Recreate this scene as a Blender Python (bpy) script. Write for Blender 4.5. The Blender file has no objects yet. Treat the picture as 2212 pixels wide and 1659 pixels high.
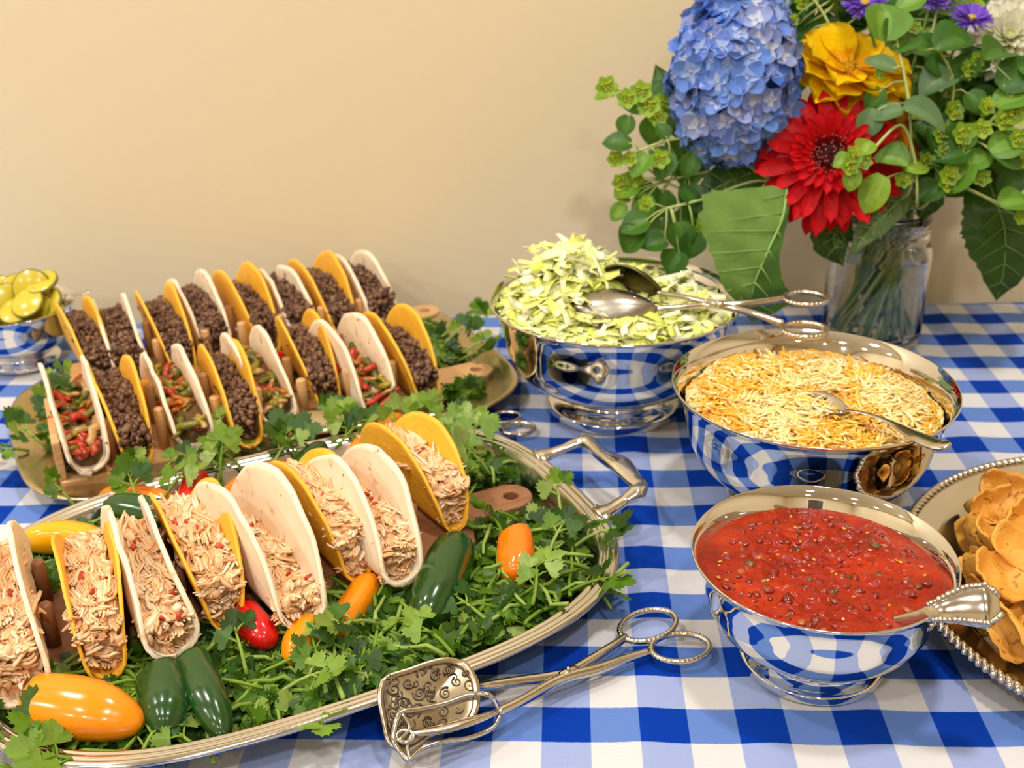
import bpy, bmesh, math, random
from mathutils import Vector, Matrix, Euler, noise
# ------------------------------------------------------------------ units: design in inches, scene in metres
IN = 0.0254
pi = math.pi
scene = bpy.context.scene
col = scene.collection
# ------------------------------------------------------------------ camera (solved from the one-inch gingham checks)
FPX, PITCH, ROLL, YAW = 2375.0, 0.44196, -0.0271, -0.05428
TURN = math.radians(-2.7)                       # cloth pattern is turned this much against the wall
def G(x, y, z=0.0):                             # cloth-pattern coordinates -> room coordinates
    c, s = math.cos(TURN), math.sin(TURN)
    return Vector((x*c - y*s, x*s + y*c, z))
CAM = G(0.5223, -17.978, 16.032)
_f = Vector((math.sin(YAW)*math.cos(PITCH), math.cos(YAW)*math.cos(PITCH), -math.sin(PITCH)))
_r = Vector((math.cos(YAW), -math.sin(YAW), 0)); _u = _r.cross(_f)
_r, _u = math.cos(ROLL)*_r + math.sin(ROLL)*_u, -math.sin(ROLL)*_r + math.cos(ROLL)*_u
FWD, RGT, UPV = G(*_f), G(*_r), G(*_u)
def ray(px, py): return FWD*FPX + RGT*(px-1106.0) - UPV*(py-829.5)
def W(px, py, z=0.0):                           # pixel on the horizontal plane at height z (inches)
    d = ray(px, py); t = (z-CAM.z)/d.z
    return CAM + d*t
def D(px, py, depth):                           # pixel at a distance in front of the lens
    return CAM + ray(px, py)*(depth/FPX)
def P(v):
    d = v-CAM; k = FPX/d.dot(FWD)
    return 1106+d.dot(RGT)*k, 829.5-d.dot(UPV)*k
cam = bpy.data.cameras.new('camera'); camo = bpy.data.objects.new('camera', cam); col.objects.link(camo)
cam.sensor_fit = 'HORIZONTAL'; cam.sensor_width = 36.0; cam.lens = FPX/2212*36.0
cam.clip_start = 0.01; cam.clip_end = 60
M = Matrix((RGT, UPV, -FWD)).transposed().to_4x4(); M.translation = CAM*IN
camo.matrix_world = M
cam.dof.use_dof = True; cam.dof.focus_distance = 23.0*IN; cam.dof.aperture_fstop = 11.0
scene.camera = camo
# ------------------------------------------------------------------ light: ceiling downlights (built below) and exposure
LAMP = 172.0
LAMP_COL = (1.0, 0.96, 0.91)
wd = bpy.data.worlds.new('world'); scene.world = wd; wd.use_nodes = True
wd.node_tree.nodes['Background'].inputs[0].default_value = (1.0, 0.93, 0.83, 1)
wd.node_tree.nodes['Background'].inputs[1].default_value = 0.3
vs = scene.view_settings
vs.view_transform = 'Standard'; vs.look = 'None'; vs.gamma = 1.0; vs.use_curve_mapping = False
vs.exposure = 0.25
scene.cycles.max_bounces = 10; scene.cycles.diffuse_bounces = 4; scene.cycles.glossy_bounces = 5
scene.cycles.transmission_bounces = 10; scene.cycles.transparent_max_bounces = 8
scene.cycles.caustics_reflective = False; scene.cycles.caustics_refractive = True
scene.cycles.sample_clamp_indirect = 6.0
# ------------------------------------------------------------------ helpers
def lin(c):
    if isinstance(c, str):
        c = [int(c[i:i+2], 16)/255 for i in (0, 2, 4)]
    return tuple((x/12.92 if x <= 0.04045 else ((x+0.055)/1.055)**2.4) for x in c)
def rgba(c): return (*lin(c), 1.0)
class Nodes:
    def __init__(s, name):
        s.m = bpy.data.materials.new(name); s.m.use_nodes = True
        s.t = s.m.node_tree; s.n = s.t.nodes; s.l = s.t.links
        s.b = s.n['Principled BSDF']
    def node(s, typ, **kw):
        nd = s.n.new(typ)
        for k, v in kw.items():
            if k in nd.inputs: nd.inputs[k].default_value = v
            else: setattr(nd, k, v)
        return nd
    def link(s, a, b): s.l.new(a, b)
    def math(s, op, a, b=None, c=None):
        nd = s.n.new('ShaderNodeMath'); nd.operation = op
        for i, v in enumerate((a, b, c)):
            if v is None: continue
            if isinstance(v, (int, float)): nd.inputs[i].default_value = v
            else: s.l.new(v, nd.inputs[i])
        return nd.outputs[0]
    def mix(s, fac, a, b, mode='MIX'):
        nd = s.n.new('ShaderNodeMix'); nd.data_type = 'RGBA'; nd.blend_type = mode
        for i, v in ((0, fac), (6, a), (7, b)):
            if isinstance(v, (int, float)): nd.inputs[i].default_value = v
            elif isinstance(v, (tuple, str)): nd.inputs[i].default_value = rgba(v)
            else: s.l.new(v, nd.inputs[i])
        return nd.outputs[2]
    def coords(s, kind='Object'):
        return s.n.new('ShaderNodeTexCoord').outputs[kind]
    def noise(s, scale, detail=3, rough=.5, vec=None, out=0):
        nd = s.node('ShaderNodeTexNoise', Scale=scale, Detail=detail, Roughness=rough)
        s.l.new(vec if vec is not None else s.coords(), nd.inputs['Vector']); return nd.outputs[out]
    def ramp(s, fac, stops):
        nd = s.n.new('ShaderNodeValToRGB'); e = nd.color_ramp.elements
        while len(e) < len(stops): e.new(.5)
        for k, (p, c) in enumerate(stops):
            e[k].position = p; e[k].color = rgba(c) if isinstance(c, (str, tuple)) else (c, c, c, 1)
        s.l.new(fac, nd.inputs[0]); return nd.outputs[0]
    def bump(s, h, strength=.3, dist=.001):
        nd = s.node('ShaderNodeBump', Strength=strength, Distance=dist)
        s.l.new(h, nd.inputs['Height']); s.l.new(nd.outputs[0], s.b.inputs['Normal'])
    def set(s, **kw):
        for k, v in kw.items():
            k = k.replace('_', ' ')
            if isinstance(v, str): v = rgba(v)
            if hasattr(v, 'links') or isinstance(v, bpy.types.NodeSocket): s.l.new(v, s.b.inputs[k])
            else: s.b.inputs[k].default_value = v
        return s
def plain(name, c, rough=.5, metal=0.0, var=None, vscale=60, bump=0, bscale=200, bdist=.0006, **kw):
    N = Nodes(name)
    N.set(Roughness=rough, Metallic=metal, **kw)
    if var: N.set(Base_Color=N.mix(N.noise(vscale), c, var))
    else: N.set(Base_Color=c)
    if bump: N.bump(N.noise(bscale, 4), bump, bdist)
    return N.m
def vcol(name, rough=.5, bump=0, bscale=300, bdist=.0005, var=.12, vscale=150, **kw):
    N = Nodes(name); N.set(Roughness=rough, **kw)
    a = N.n.new('ShaderNodeVertexColor'); a.layer_name = 'Col'
    nz = N.noise(vscale, 3)
    dark = N.mix(1.0, a.outputs[0], (1-var*2.2,)*3, 'MULTIPLY')
    N.set(Base_Color=N.mix(nz, a.outputs[0], dark))
    if bump: N.bump(N.noise(bscale, 4), bump, bdist)
    return N.m
class MB:
    """collects geometry (inches) for one mesh"""
    def __init__(s): s.v = []; s.f = []; s.c = []; s.uv = None; s.col = None; s.mi = []; s.mat = 0
    def vert(s, p): s.v.append((p[0], p[1], p[2])); return len(s.v)-1
    def face(s, *ix): s.f.append(ix); s.c.append(s.col); s.mi.append(s.mat)
    def grid(s, fn, nu, nv, closeu=False, closev=False):
        b = len(s.v)
        for i in range(nu):
            for j in range(nv): s.vert(fn(i, j))
        for i in range(nu if closeu else nu-1):
            for j in range(nv if closev else nv-1):
                i2, j2 = (i+1) % nu, (j+1) % nv
                s.face(b+i*nv+j, b+i2*nv+j, b+i2*nv+j2, b+i*nv+j2)
        return b
    def lathe(s, prof, seg=48, c=(0, 0, 0), sx=1, sy=1):
        b = len(s.v); n = len(prof)
        for k in range(seg):
            a = 2*pi*k/seg; ca, sa = math.cos(a), math.sin(a)
            for (r, z) in prof: s.vert((c[0]+r*ca*sx, c[1]+r*sa*sy, c[2]+z))
        for k in range(seg):
            k2 = (k+1) % seg
            for j in range(n-1):
                if prof[j][0] < 1e-6 and prof[j+1][0] < 1e-6: continue
                if prof[j][0] < 1e-6: s.face(b+k*n+j, b+k2*n+j+1, b+k*n+j+1)
                elif prof[j+1][0] < 1e-6: s.face(b+k*n+j, b+k2*n+j, b+k*n+j+1)
                else: s.face(b+k*n+j, b+k2*n+j, b+k2*n+j+1, b+k*n+j+1)
    def tube(s, pts, rad, sides=8, flat=1.0, upv=None, caps=True, close=False):
        pts = [Vector(p) for p in pts]; n = len(pts)
        if not hasattr(rad, '__len__'): rad = [rad]*n
        b = len(s.v); prev = None
        for i, p in enumerate(pts):
            if close: t = (pts[(i+1) % n]-pts[i-1])
            else: t = (pts[min(i+1, n-1)]-pts[max(i-1, 0)])
            if t.length < 1e-9: t = Vector((0, 0, 1))
            t.normalize()
            if prev is None:
                ref = Vector(upv) if upv is not None else (Vector((0, 0, 1)) if abs(t.z) < .9 else Vector((1, 0, 0)))
                prev = ref
            a = prev - t*prev.dot(t)
            if a.length < 1e-6: a = t.orthogonal()
            a.normalize(); prev = a; bi = t.cross(a)
            for k in range(sides):
                an = 2*pi*(k+.5)/sides
                s.vert(p + bi*(math.cos(an)*rad[i]) + a*(math.sin(an)*rad[i]*flat))
        for i in range(n if close else n-1):
            i2 = (i+1) % n
            for k in range(sides):
                k2 = (k+1) % sides
                s.face(b+i*sides+k, b+i*sides+k2, b+i2*sides+k2, b+i2*sides+k)
        if caps and not close:
            s.face(*[b+k for k in range(sides)][::-1]); s.face(*[b+(n-1)*sides+k for k in range(sides)])
    def box(s, lo, hi):
        b = len(s.v)
        for z in (lo[2], hi[2]):
            for x, y in ((lo[0], lo[1]), (hi[0], lo[1]), (hi[0], hi[1]), (lo[0], hi[1])): s.vert((x, y, z))
        for q in ((0, 3, 2, 1), (4, 5, 6, 7), (0, 1, 5, 4), (1, 2, 6, 5), (2, 3, 7, 6), (3, 0, 4, 7)):
            s.face(*[b+i for i in q])
    def lump(s, c, r, rnd, sq=(1, 1, 1), jit=.3, rot=None):
        b = len(s.v); R = rot or Euler((rnd.random()*6, rnd.random()*6, rnd.random()*6)).to_matrix()
        for v in ICO_V:
            k = r*(1+rnd.uniform(-jit, jit))
            s.vert(Vector(c)+R @ Vector((v[0]*k*sq[0], v[1]*k*sq[1], v[2]*k*sq[2])))
        for f in ICO_F: s.face(*[b+i for i in f])
    def add(s, other, Mx):
        b = len(s.v)
        for p in other.v: s.vert(Mx @ Vector(p))
        for f, c in zip(other.f, other.c):
            s.f.append(tuple(b+i for i in f)); s.c.append(s.col if s.col is not None else c); s.mi.append(s.mat)
    def mesh(s, name, mats, smooth=True):
        me = bpy.data.meshes.new(name)
        me.from_pydata([(x*IN, y*IN, z*IN) for x, y, z in s.v], [], s.f)
        if smooth: me.polygons.foreach_set('use_smooth', [True]*len(s.f))
        if any(c is not None for c in s.c):
            a = me.color_attributes.new('Col', 'FLOAT_COLOR', 'CORNER'); d = []
            for f, c in zip(s.f, s.c):
                d.extend((*(c or (1, 1, 1)), 1.0)*len(f))
            a.data.foreach_set('color', d)
        for m in (mats if isinstance(mats, (list, tuple)) else [mats]): me.materials.append(m)
        if len(me.materials) > 1: me.polygons.foreach_set('material_index', s.mi)
        me.update(); return me
ICO_V, ICO_F = [], []
_bm = bmesh.new(); bmesh.ops.create_icosphere(_bm, subdivisions=1, radius=1)
for v_ in _bm.verts: ICO_V.append(tuple(v_.co))
for f_ in _bm.faces: ICO_F.append(tuple(x.index for x in f_.verts))
_bm.free()
def obj(name, mb, mat, parent=None, loc=None, rot=None, smooth=True, solid=0, sub=0, off=0.0, bev=0):
    me = mb if isinstance(mb, bpy.types.Mesh) else mb.mesh(name, mat, smooth)
    o = bpy.data.objects.new(name, me); col.objects.link(o)
    if parent: o.parent = parent
    if loc is not None: o.location = Vector(loc)*IN
    if rot is not None: o.rotation_euler = rot
    if bev:
        m = o.modifiers.new('bevel', 'BEVEL'); m.width = bev*IN; m.segments = 2; m.limit_method = 'ANGLE'
    if solid:
        m = o.modifiers.new('solid', 'SOLIDIFY'); m.thickness = solid*IN; m.offset = off
    if sub:
        m = o.modifiers.new('sub', 'SUBSURF'); m.levels = m.render_levels = sub
    return o
def tag(o, label=None, cat=None, group=None, kind=None):
    if label: o['label'] = label
    if cat: o['category'] = cat
    if group: o['group'] = group
    if kind: o['kind'] = kind
    return o
def thing(name, label, cat, loc=(0, 0, 0), rot=None, group=None):
    o = bpy.data.objects.new(name, None); col.objects.link(o)
    o.empty_display_size = .02; o.location = Vector(loc)*IN
    if rot is not None: o.rotation_euler = rot
    return tag(o, label, cat, group)
def copy_tree(o, parent=None):
    c = o.copy(); col.objects.link(c); c.parent = parent
    for ch in list(o.children): copy_tree(ch, c)
    return c
def smooth_path(pts, n=8):
    pts = [Vector(p) for p in pts]; out = []
    for i in range(len(pts)-1):
        p0, p1, p2, p3 = pts[max(i-1, 0)], pts[i], pts[i+1], pts[min(i+2, len(pts)-1)]
        for k in range(n):
            t = k/n
            out.append(.5*((2*p1)+(p2-p0)*t+(2*p0-5*p1+4*p2-p3)*t*t+(3*p1-p0-3*p2+p3)*t**3))
    out.append(pts[-1]); return out
def lerp(a, b, t): return a+(b-a)*t
def interp(tab, x):
    for (x0, y0), (x1, y1) in zip(tab, tab[1:]):
        if x <= x1: return y0+(y1-y0)*(x-x0)/(x1-x0) if x > x0 else y0
    return tab[-1][1]
def sm(prof, n=6):                               # smooth a lathe profile
    return [(max(0, p.x), p.y) for p in smooth_path([(r, z, 0) for r, z in prof], n)]
# ================================================================== materials of the setting
def wall_mat(name, c, c2):
    N = Nodes(name); N.set(Base_Color=N.mix(N.noise(1.5, 2), c, c2), Roughness=.75)
    N.bump(N.noise(260, 3), .06, .001); return N.m
M_wall = wall_mat('beige wall paint', 'e8d8b6', 'e4d3ae')
M_ceil = plain('white ceiling paint', 'f4efe4', .85, bump=.1, bscale=120)
M_floor = plain('brown carpet', '6b5744', .95, var='57452f', vscale=90, bump=.5, bscale=500)
M_trimw = plain('white trim paint', 'efe8d8', .45)
M_door = plain('dark door wood', '4a2f1d', .4, var='3a2416', vscale=14)
def struct(name, mb, m, **kw):
    o = obj(name, mb, m, smooth=False, **kw); o['kind'] = 'structure'; return o
WY = 24.0                                        # wall face (inches) behind the table
X0, X1, YB, ZF, ZC = -122.0, 66.0, -150.0, -29.5, 74.0
def boxm(lo, hi):
    m = MB(); m.box(lo, hi); return m
struct('wall_back', boxm((X0-4, WY, ZF), (X1+4, WY+4, ZC)), M_wall)
struct('wall_front', boxm((X0-4, YB-4, ZF), (X1+4, YB, ZC)), M_wall)
struct('wall_left', boxm((X0-4, YB, ZF), (X0, WY, ZC)), M_wall)
struct('wall_right', boxm((X1, YB, ZF), (X1+4, WY, ZC)), M_wall)
struct('floor', boxm((X0-4, YB-4, ZF-4), (X1+4, WY+4, ZF)), M_floor)
struct('ceiling', boxm((X0-4, YB-4, ZC), (X1+4, WY+4, ZC+4)), M_ceil)
struct('baseboard_back', boxm((X0, WY-.6, ZF), (X1, WY, ZF+5)), M_trimw)
# unseen door and trim, added behind the camera for the silver to reflect
d = struct('door_1', boxm((-30, YB, ZF), (6, YB+1.6, ZF+80)), M_door)
obj('door_handle', (lambda m: (m.tube([(3, YB+1.6, ZF+38), (3, YB+3.2, ZF+38), (-1, YB+3.2, ZF+38)], .4), m)[1])(MB()), plain('brass', 'b08b4a', .25, 1), d)
tr = MB(); tr.box((-34, YB, ZF), (-30, YB+1, ZF+84)); tr.box((6, YB, ZF), (10, YB+1, ZF+84)); tr.box((-30, YB, ZF+80), (6, YB+1, ZF+84))
struct('trim_1', tr, M_trimw)
# ceiling downlights
NE = Nodes('lamp lens'); NE.n.remove(NE.b)
em = NE.node('ShaderNodeEmission', Color=(*LAMP_COL, 1), Strength=LAMP)
NE.link(em.outputs[0], NE.n['Material Output'].inputs[0]); M_lens = NE.m
_ring = MB(); _ring.lathe([(3.3, -.05), (3.5, -.3), (4.4, -.3), (4.6, 0)], 32)
_lens = MB(); _lens.lathe([(0, -.12), (3.32, -.12)], 32)
me_ring = _ring.mesh('trim_ring', M_trimw); me_lens = _lens.mesh('lens', M_lens)
for iy, y in enumerate((3, -46, -104)):
    for ix, x in enumerate((-90, -40, 10)):
        t = thing('ceiling_downlight', 'round white recessed downlight in the ceiling', 'ceiling light', (x, y, ZC), group='ceiling downlights')
        obj('trim_ring', me_ring, None, t); obj('lens', me_lens, None, t)
# ================================================================== table and cloth
TX0, TX1, TY0, TY1 = -46.0, 34.0, -8.5, 22.2
M_tw = plain('table laminate', '8a6a48', .5, var='745636', vscale=20)
t = thing('folding_table', 'long banquet table under the gingham tablecloth', 'table', (0, 0, ZF))
obj('tabletop', boxm((TX0, TY0, -1.3-ZF), (TX1, TY1, -.22-ZF)), M_tw, t, smooth=False)
for lx in (TX0+4, TX1-4):
    for ly in (TY0+3, TY1-3):
        m = MB(); m.tube([(lx, ly, 0), (lx, ly, -1.3-ZF)], .7, 12); obj('leg', m, plain('leg steel', '55554f', .4, 1), t)
def cloth_mat():
    N = Nodes('blue gingham cloth')
    uv = N.n.new('ShaderNodeUVMap'); uv.uv_map = 'weave'
    sp = N.n.new('ShaderNodeSeparateXYZ'); N.link(uv.outputs[0], sp.inputs[0])
    gx, gy = sp.outputs[0], sp.outputs[1]
    th = N.math('PINGPONG', N.math('MULTIPLY', gx, 30.0), .5)
    gy2 = N.math('ADD', gy, N.math('MULTIPLY', N.math('SUBTRACT', th, .25), .04))
    def stripe(v, phase):
        w = N.math('PINGPONG', N.math('ADD', v, phase), 1.0)     # 0..1..0 over two inches
        s = N.math('MULTIPLY_ADD', N.math('SUBTRACT', w, .5), 45.0, .5)
        c = N.n.new('ShaderNodeClamp'); N.link(s, c.inputs[0]); return c.outputs[0]
    cb = stripe(gx, .5)      # blue columns between even and odd lines
    rb = stripe(gy2, -.5+2)     # blue rows
    base = N.mix(cb, 'd3d1d3', '97a6d3')
    blue = N.mix(cb, '6080c6', '0036a0')
    c = N.mix(rb, base, blue)
    # weave: fine twill ribs
    tw = N.math('PINGPONG', N.math('ADD', N.math('MULTIPLY', gx, 26.0), N.math('MULTIPLY', gy, 26.0)), .5)
    nz = N.noise(900, 2)
    c = N.mix(N.math('MULTIPLY', N.math('ADD', tw, N.math('MULTIPLY', nz, .6)), .16), c, N.mix(1.0, c, (.80, .82, .88), 'MULTIPLY'))
    N.set(Base_Color=c, Roughness=.9); N.b.inputs['Specular IOR Level'].default_value = .12
    h = N.math('ADD', N.math('MULTIPLY', tw, .5), N.math('MULTIPLY', N.noise(28, 3), 2.2))
    N.bump(h, .35, .0008); return N.m
M_cloth = cloth_mat()
RID = [(2.35, .075, .45, .03), (4.5, .06, .5, .02), (7.05, .05, .5, .05), (-.6, .05, .6, .0), (9.9, .05, .5, .06), (12.2, .06, .55, .05), (14.9, .05, .5, .02), (17.2, .05, .5, 0), (-14.5, .05, .6, .1), (-17, .05, .6, .1)]
def cloth_z(gx, gy):
    z = 0
    for c, h, w, sl in RID:
        d = (gx-c-sl*(gy-2)+.18*math.sin(gy*.55+c))/w
        z += h*math.exp(-d*d)*(0.75+.25*math.sin(gy*.8+c*2))
    return z+.03*noise.noise((gx*.35, gy*.35, 3))-.02
def cloth():
    m = MB(); st = .3; dr = 9.0
    xs = [TX0-dr+i*1.2 for i in range(int((-20-TX0+dr)/1.2))]
    x = -20.0
    while x < 20: xs.append(x); x += st
    while x < TX1+dr: xs.append(x); x += 1.0
    ys = []; y = TY0-dr
    while y < -3.2: ys.append(y); y += 1.0
    y = -3.2
    while y < TY1+1: ys.append(y); y += st
    while y < TY1+dr: ys.append(y); y += 1.0
    c, s = math.cos(-TURN), math.sin(-TURN); uv = []
    def fn(i, j):
        x, y = xs[i], ys[j]
        gx, gy = x*c-y*s, x*s+y*c; uv.append((gx, gy))
        ox = max(TX0-x, x-TX1, 0); oy = max(TY0-y, y-TY1, 0); sx = -1 if x < TX0 else 1; sy = -1 if y < TY0 else 1
        z = cloth_z(gx, gy)
        r = .35
        def hang(o):
            if o <= 0: return 0, 0
            a = min(o/r, pi/2); dn = r*(1-math.cos(a)); out = r*math.sin(a)
            if o > r*pi/2: dn += o-r*pi/2
            return out, dn
        hx, dx = hang(ox); hy, dy = hang(oy)
        rip = .25*math.sin(x*1.1+math.sin(x*.4)*2)*min(oy/4, 1) if oy > 0 else 0
        ripx = .3*math.sin(y*1.1)*min(ox/4, 1) if ox > 0 else 0
        return (min(max(x, TX0), TX1)+sx*(hx+ripx+abs(ripx)*0), min(max(y, TY0), TY1)+sy*(min(hy, .35)+(rip*.4 if sy > 0 else rip)), z*(1 if dx+dy == 0 else .3)-max(dx, dy))
    b = m.grid(fn, len(xs), len(ys))
    me = m.mesh('gingham_tablecloth', M_cloth)
    L = me.uv_layers.new(name='weave'); d = []
    for lp in me.loops: d.extend(uv[lp.vertex_index])
    L.data.foreach_set('uv', d)
    o = obj('gingham_tablecloth', me, None)
    tag(o, 'blue and white gingham tablecloth spread over the whole table', 'tablecloth')
cloth()
# ================================================================== silver
def silver(name, c='e6e0d2', rough=.07, tarn=None, amt=.5, tscale=18, bump=0):
    N = Nodes(name); N.set(Metallic=1.0)
    n1 = N.noise(tscale, 5, .6)
    rr = N.n.new('ShaderNodeMapRange'); rr.inputs[1].default_value = .3; rr.inputs[2].default_value = .75
    rr.inputs[3].default_value = rough*.7; rr.inputs[4].default_value = rough*1.7
    N.link(n1, rr.inputs[0]); N.set(Roughness=rr.outputs[0])
    if tarn: N.set(Base_Color=N.mix(N.math('MULTIPLY', N.ramp(n1, [(.42, 0.0), (.75, 1.0)]), amt), c, tarn))
    else: N.set(Base_Color=c)
    if bump: N.bump(N.noise(140, 3), bump, .0006)
    return N.m
M_bowl = silver('polished silver bowl', 'e9e8e4', .03)
M_tray = silver('tray silver', 'dedcd6', .13, 'b0a080', .3)
M_brass = silver('tarnished tray silver', 'd6c69f', .22, '9c8558', .6)
M_ware = silver('serving silver', 'd6d0c4', .12, '8d8270', .5, 60)
M_worn = silver('engraved paddle silver', 'cbbb9e', .22, 'a08a68', .5, 30)
M_dark = plain('engraving shadow oxide', '4a4038', .5, .8)
def revere(R, H, rf):
    """foot ring, waist and flaring body with a rolled lip: (outer, inner) one closed profile"""
    k = H/2.78; q = R/2.73
    out = [(0, .12*k), (rf*.80, .12*k), (rf*.93, .02), (rf*.985, 0), (rf, .03*k), (rf*1.005, .17*k), (rf*.985, .22*k), (rf*.88, .27*k), (rf*.80, .36*k), (rf*.765, .46*k), (rf*.80, .55*k), (rf*.835, .58*k), (rf*.84, .615*k), (rf*.83, .64*k)]
    body = [(1.32*q, .66*k), (1.75*q, .82*k), (2.12*q, 1.12*k), (2.33*q, 1.50*k), (2.42*q, 1.90*k), (2.49*q, 2.25*k), (2.60*q, 2.55*k), (2.715*q, 2.74*k)]
    lip = [(2.73*q, 2.775*k), (2.72*q, 2.80*k), (2.69*q, 2.795*k)]
    inner = [(2.56*q, 2.55*k), (2.44*q, 2.25*k), (2.37*q, 1.90*k), (2.28*q, 1.52*k), (2.07*q, 1.16*k), (1.7*q, .88*k), (1.2*q, .74*k), (0, .70*k)]
    return out[:4]+sm(out[3:], 3)[1:]+sm(body, 5)+lip+sm(inner, 4)
def inner_r(R, H, z):
    k = H/2.78; q = R/2.73
    return interp([(.74*k, 1.2*q), (.88*k, 1.7*q), (1.16*k, 2.07*q), (1.52*k, 2.28*q), (1.9*k, 2.37*q), (2.25*k, 2.44*q), (2.55*k, 2.56*q), (2.78*k, 2.7*q)], z)
def bowl(name, gx, gy, R, H, rf, label, zb=.0):
    m = MB(); m.lathe(revere(R, H, rf), 96)
    p = G(gx, gy, zb); o = obj(name, m, M_bowl, loc=p)
    return tag(o, label, 'bowl', 'footed silver bowls'), p
ZT = .05                                          # cloth thickness where things stand
SAL = (5.88, 1.60, 2.73, 2.78, 1.56); CHE = (6.92, 8.10, 3.63, 3.63, 1.95); LET = (2.05, 14.09, 3.91, 3.77, 2.1); PIC = (-19.2, 17.9, 2.15, 2.2, 1.25)
bowl('footed_bowl', *SAL, 'small footed silver bowl full of red salsa', ZT)
bowl('footed_bowl', *CHE, 'footed silver bowl heaped with shredded cheese', ZT)
bowl('footed_bowl', *LET, 'large footed silver bowl of shredded lettuce', ZT)
bowl('footed_bowl', *PIC, 'small footed silver bowl holding pickle slices', ZT)
# ------------------------------------------------------------------ trays
def oval(a, b, n, t, inset=0.0):
    ca, sa = math.cos(t), math.sin(t)
    x = math.copysign(abs(ca)**(2/n), ca); y = math.copysign(abs(sa)**(2/n), sa)
    return x*(a-inset), y*(b-inset)
def tray_mesh(a, b, n, prof, seg=128, mbx=None):
    m = mbx or MB(); np_ = len(prof); base = len(m.v)
    for k in range(seg):
        t = 2*pi*k/seg
        for (d, z) in prof:
            x, y = oval(a, b, n, t, d); m.vert((x, y, z))
    for k in range(seg):
        k2 = (k+1) % seg
        for j in range(np_-1): m.face(base+k*np_+j, base+k2*np_+j, base+k2*np_+j+1, base+k*np_+j+1)
    for j in (0, np_-1):
        c = m.vert((0, 0, prof[j][1]))
        for k in range(seg):
            k2 = (k+1) % seg
            if j: m.face(base+k*np_+j, base+k2*np_+j, c)
            else: m.face(base+k2*np_+j, base+k*np_+j, c)
    return m
FT = dict(c=(-5.97, 4.0), a=7.57, b=5.72, n=3.0, ang=math.radians(28.3)+TURN)
under = [(1.35, .02), (1.05, .04), (.75, .30), (.5, .62), (.2, .80), (.02, .84)]
prof_in = [(0, .90), (.02, .94), (.08, .985), (.14, .965), (.17, .94), (.21, .965), (.26, .965), (.30, .935), (.33, .90), (.37, .925), (.42, .925), (.46, .88), (.52, .80), (.7, .45), (.95, .19), (1.25, .12)]
tp = G(*FT['c'], ZT)
t = thing('serving_tray', 'oval silver tray with cast handle holding chicken tacos on cilantro', 'tray', tp, (0, 0, FT['ang']))
obj('tray_body', tray_mesh(FT['a'], FT['b'], FT['n'], under+prof_in, 160), M_tray, t)
def handle_mesh():
    # local frame of the tray: +x end. z relative to tray
    m = MB(); a = FT['a']
    path = [(a-.25, 1.72, .90), (a-.02, 1.70, .93), (a+.25, 1.66, .97), (a+.62, 1.60, 1.06), (a+.98, 1.56, 1.16), (a+1.22, 1.42, 1.20), (a+1.24, 1.05, 1.18), (a+1.22, .62, 1.18), (a+1.26, .2, 1.2), (a+1.32, -.2, 1.2), (a+1.32, -.62, 1.18), (a+1.28, -1.05, 1.18), (a+1.25, -1.42, 1.2), (a+1.02, -1.56, 1.16), (a+.64, -1.60, 1.06), (a+.25, -1.66, .97), (a-.02, -1.7, .93), (a-.25, -1.72, .90)]
    rad = [.28, .25, .19, .16, .18, .26, .22, .21, .26, .30, .27, .22, .19, .27, .17, .19, .25, .28]
    n = 6; pts = smooth_path(path, n); rr = []
    for i in range(len(pts)):
        f = i/n; k = min(int(f), len(rad)-2); rr.append(lerp(rad[k], rad[k+1], f-k))
    b = len(m.v); sd = 14; N_ = len(pts)
    prev = Vector((0, 0, 1))
    for i, p in enumerate(pts):
        tt = (pts[min(i+1, N_-1)]-pts[max(i-1, 0)]).normalized(); av = (prev-tt*prev.dot(tt)).normalized(); bi = tt.cross(av)
        u = i/(N_-1); ind = max(0, 1-abs(u-.5)/.3)
        for k in range(sd):
            an = 2*pi*k/sd
            fl = 1+.20*ind*math.cos(3*an+u*9)          # swirling flutes
            m.vert(p+bi*(math.cos(an)*rr[i]*fl)+av*(math.sin(an)*rr[i]*.72*fl))
    for i in range(N_-1):
        for k in range(sd):
            k2 = (k+1) % sd; m.face(b+i*sd+k, b+i*sd+k2, b+(i+1)*sd+k2, b+(i+1)*sd+k)
    m.face(*[b+k for k in range(sd)][::-1]); m.face(*[b+(N_-1)*sd+k for k in range(sd)])
    for s in (1, -1):                                   # ribbed mounts along the rim
        m.tube([(a-.12, s*1.36, .93), (a-.1, s*1.42, .94), (a-.1, s*1.98, .93), (a-.14, s*2.04, .92)], [.06, .11, .11, .06], 10)
        m.tube([(a+.02, s*1.44, .92), (a+.02, s*1.5, .93), (a, s*1.9, .93), (a, s*1.96, .92)], [.05, .085, .085, .05], 10)
    return m
hm = handle_mesh().mesh('handle', M_tray)
obj('handle', hm, None, t); obj('handle', hm, None, t, rot=(0, 0, pi))
# back tray: wide plain tarnished brim
BT = dict(c=(-9.2, 14.1), a=7.82, b=5.2, n=4.0, ang=math.radians(29)+TURN)
t = thing('serving_tray', 'tarnished oval silver tray with plain broad brim holding beef tacos', 'tray', G(*BT['c'], ZT), (0, 0, BT['ang']))
bp = [(1.7, .02), (1.45, .04), (1.15, .3), (.9, .47), (.2, .58), (.02, .62), (0, .66), (.03, .70), (.1, .70), (.2, .66), (.9, .56), (1.05, .5), (1.25, .22), (1.5, .12), (1.9, .12)]
obj('tray_body', tray_mesh(BT['a'], BT['b'], BT['n'], bp, 144), M_brass, t)
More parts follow.
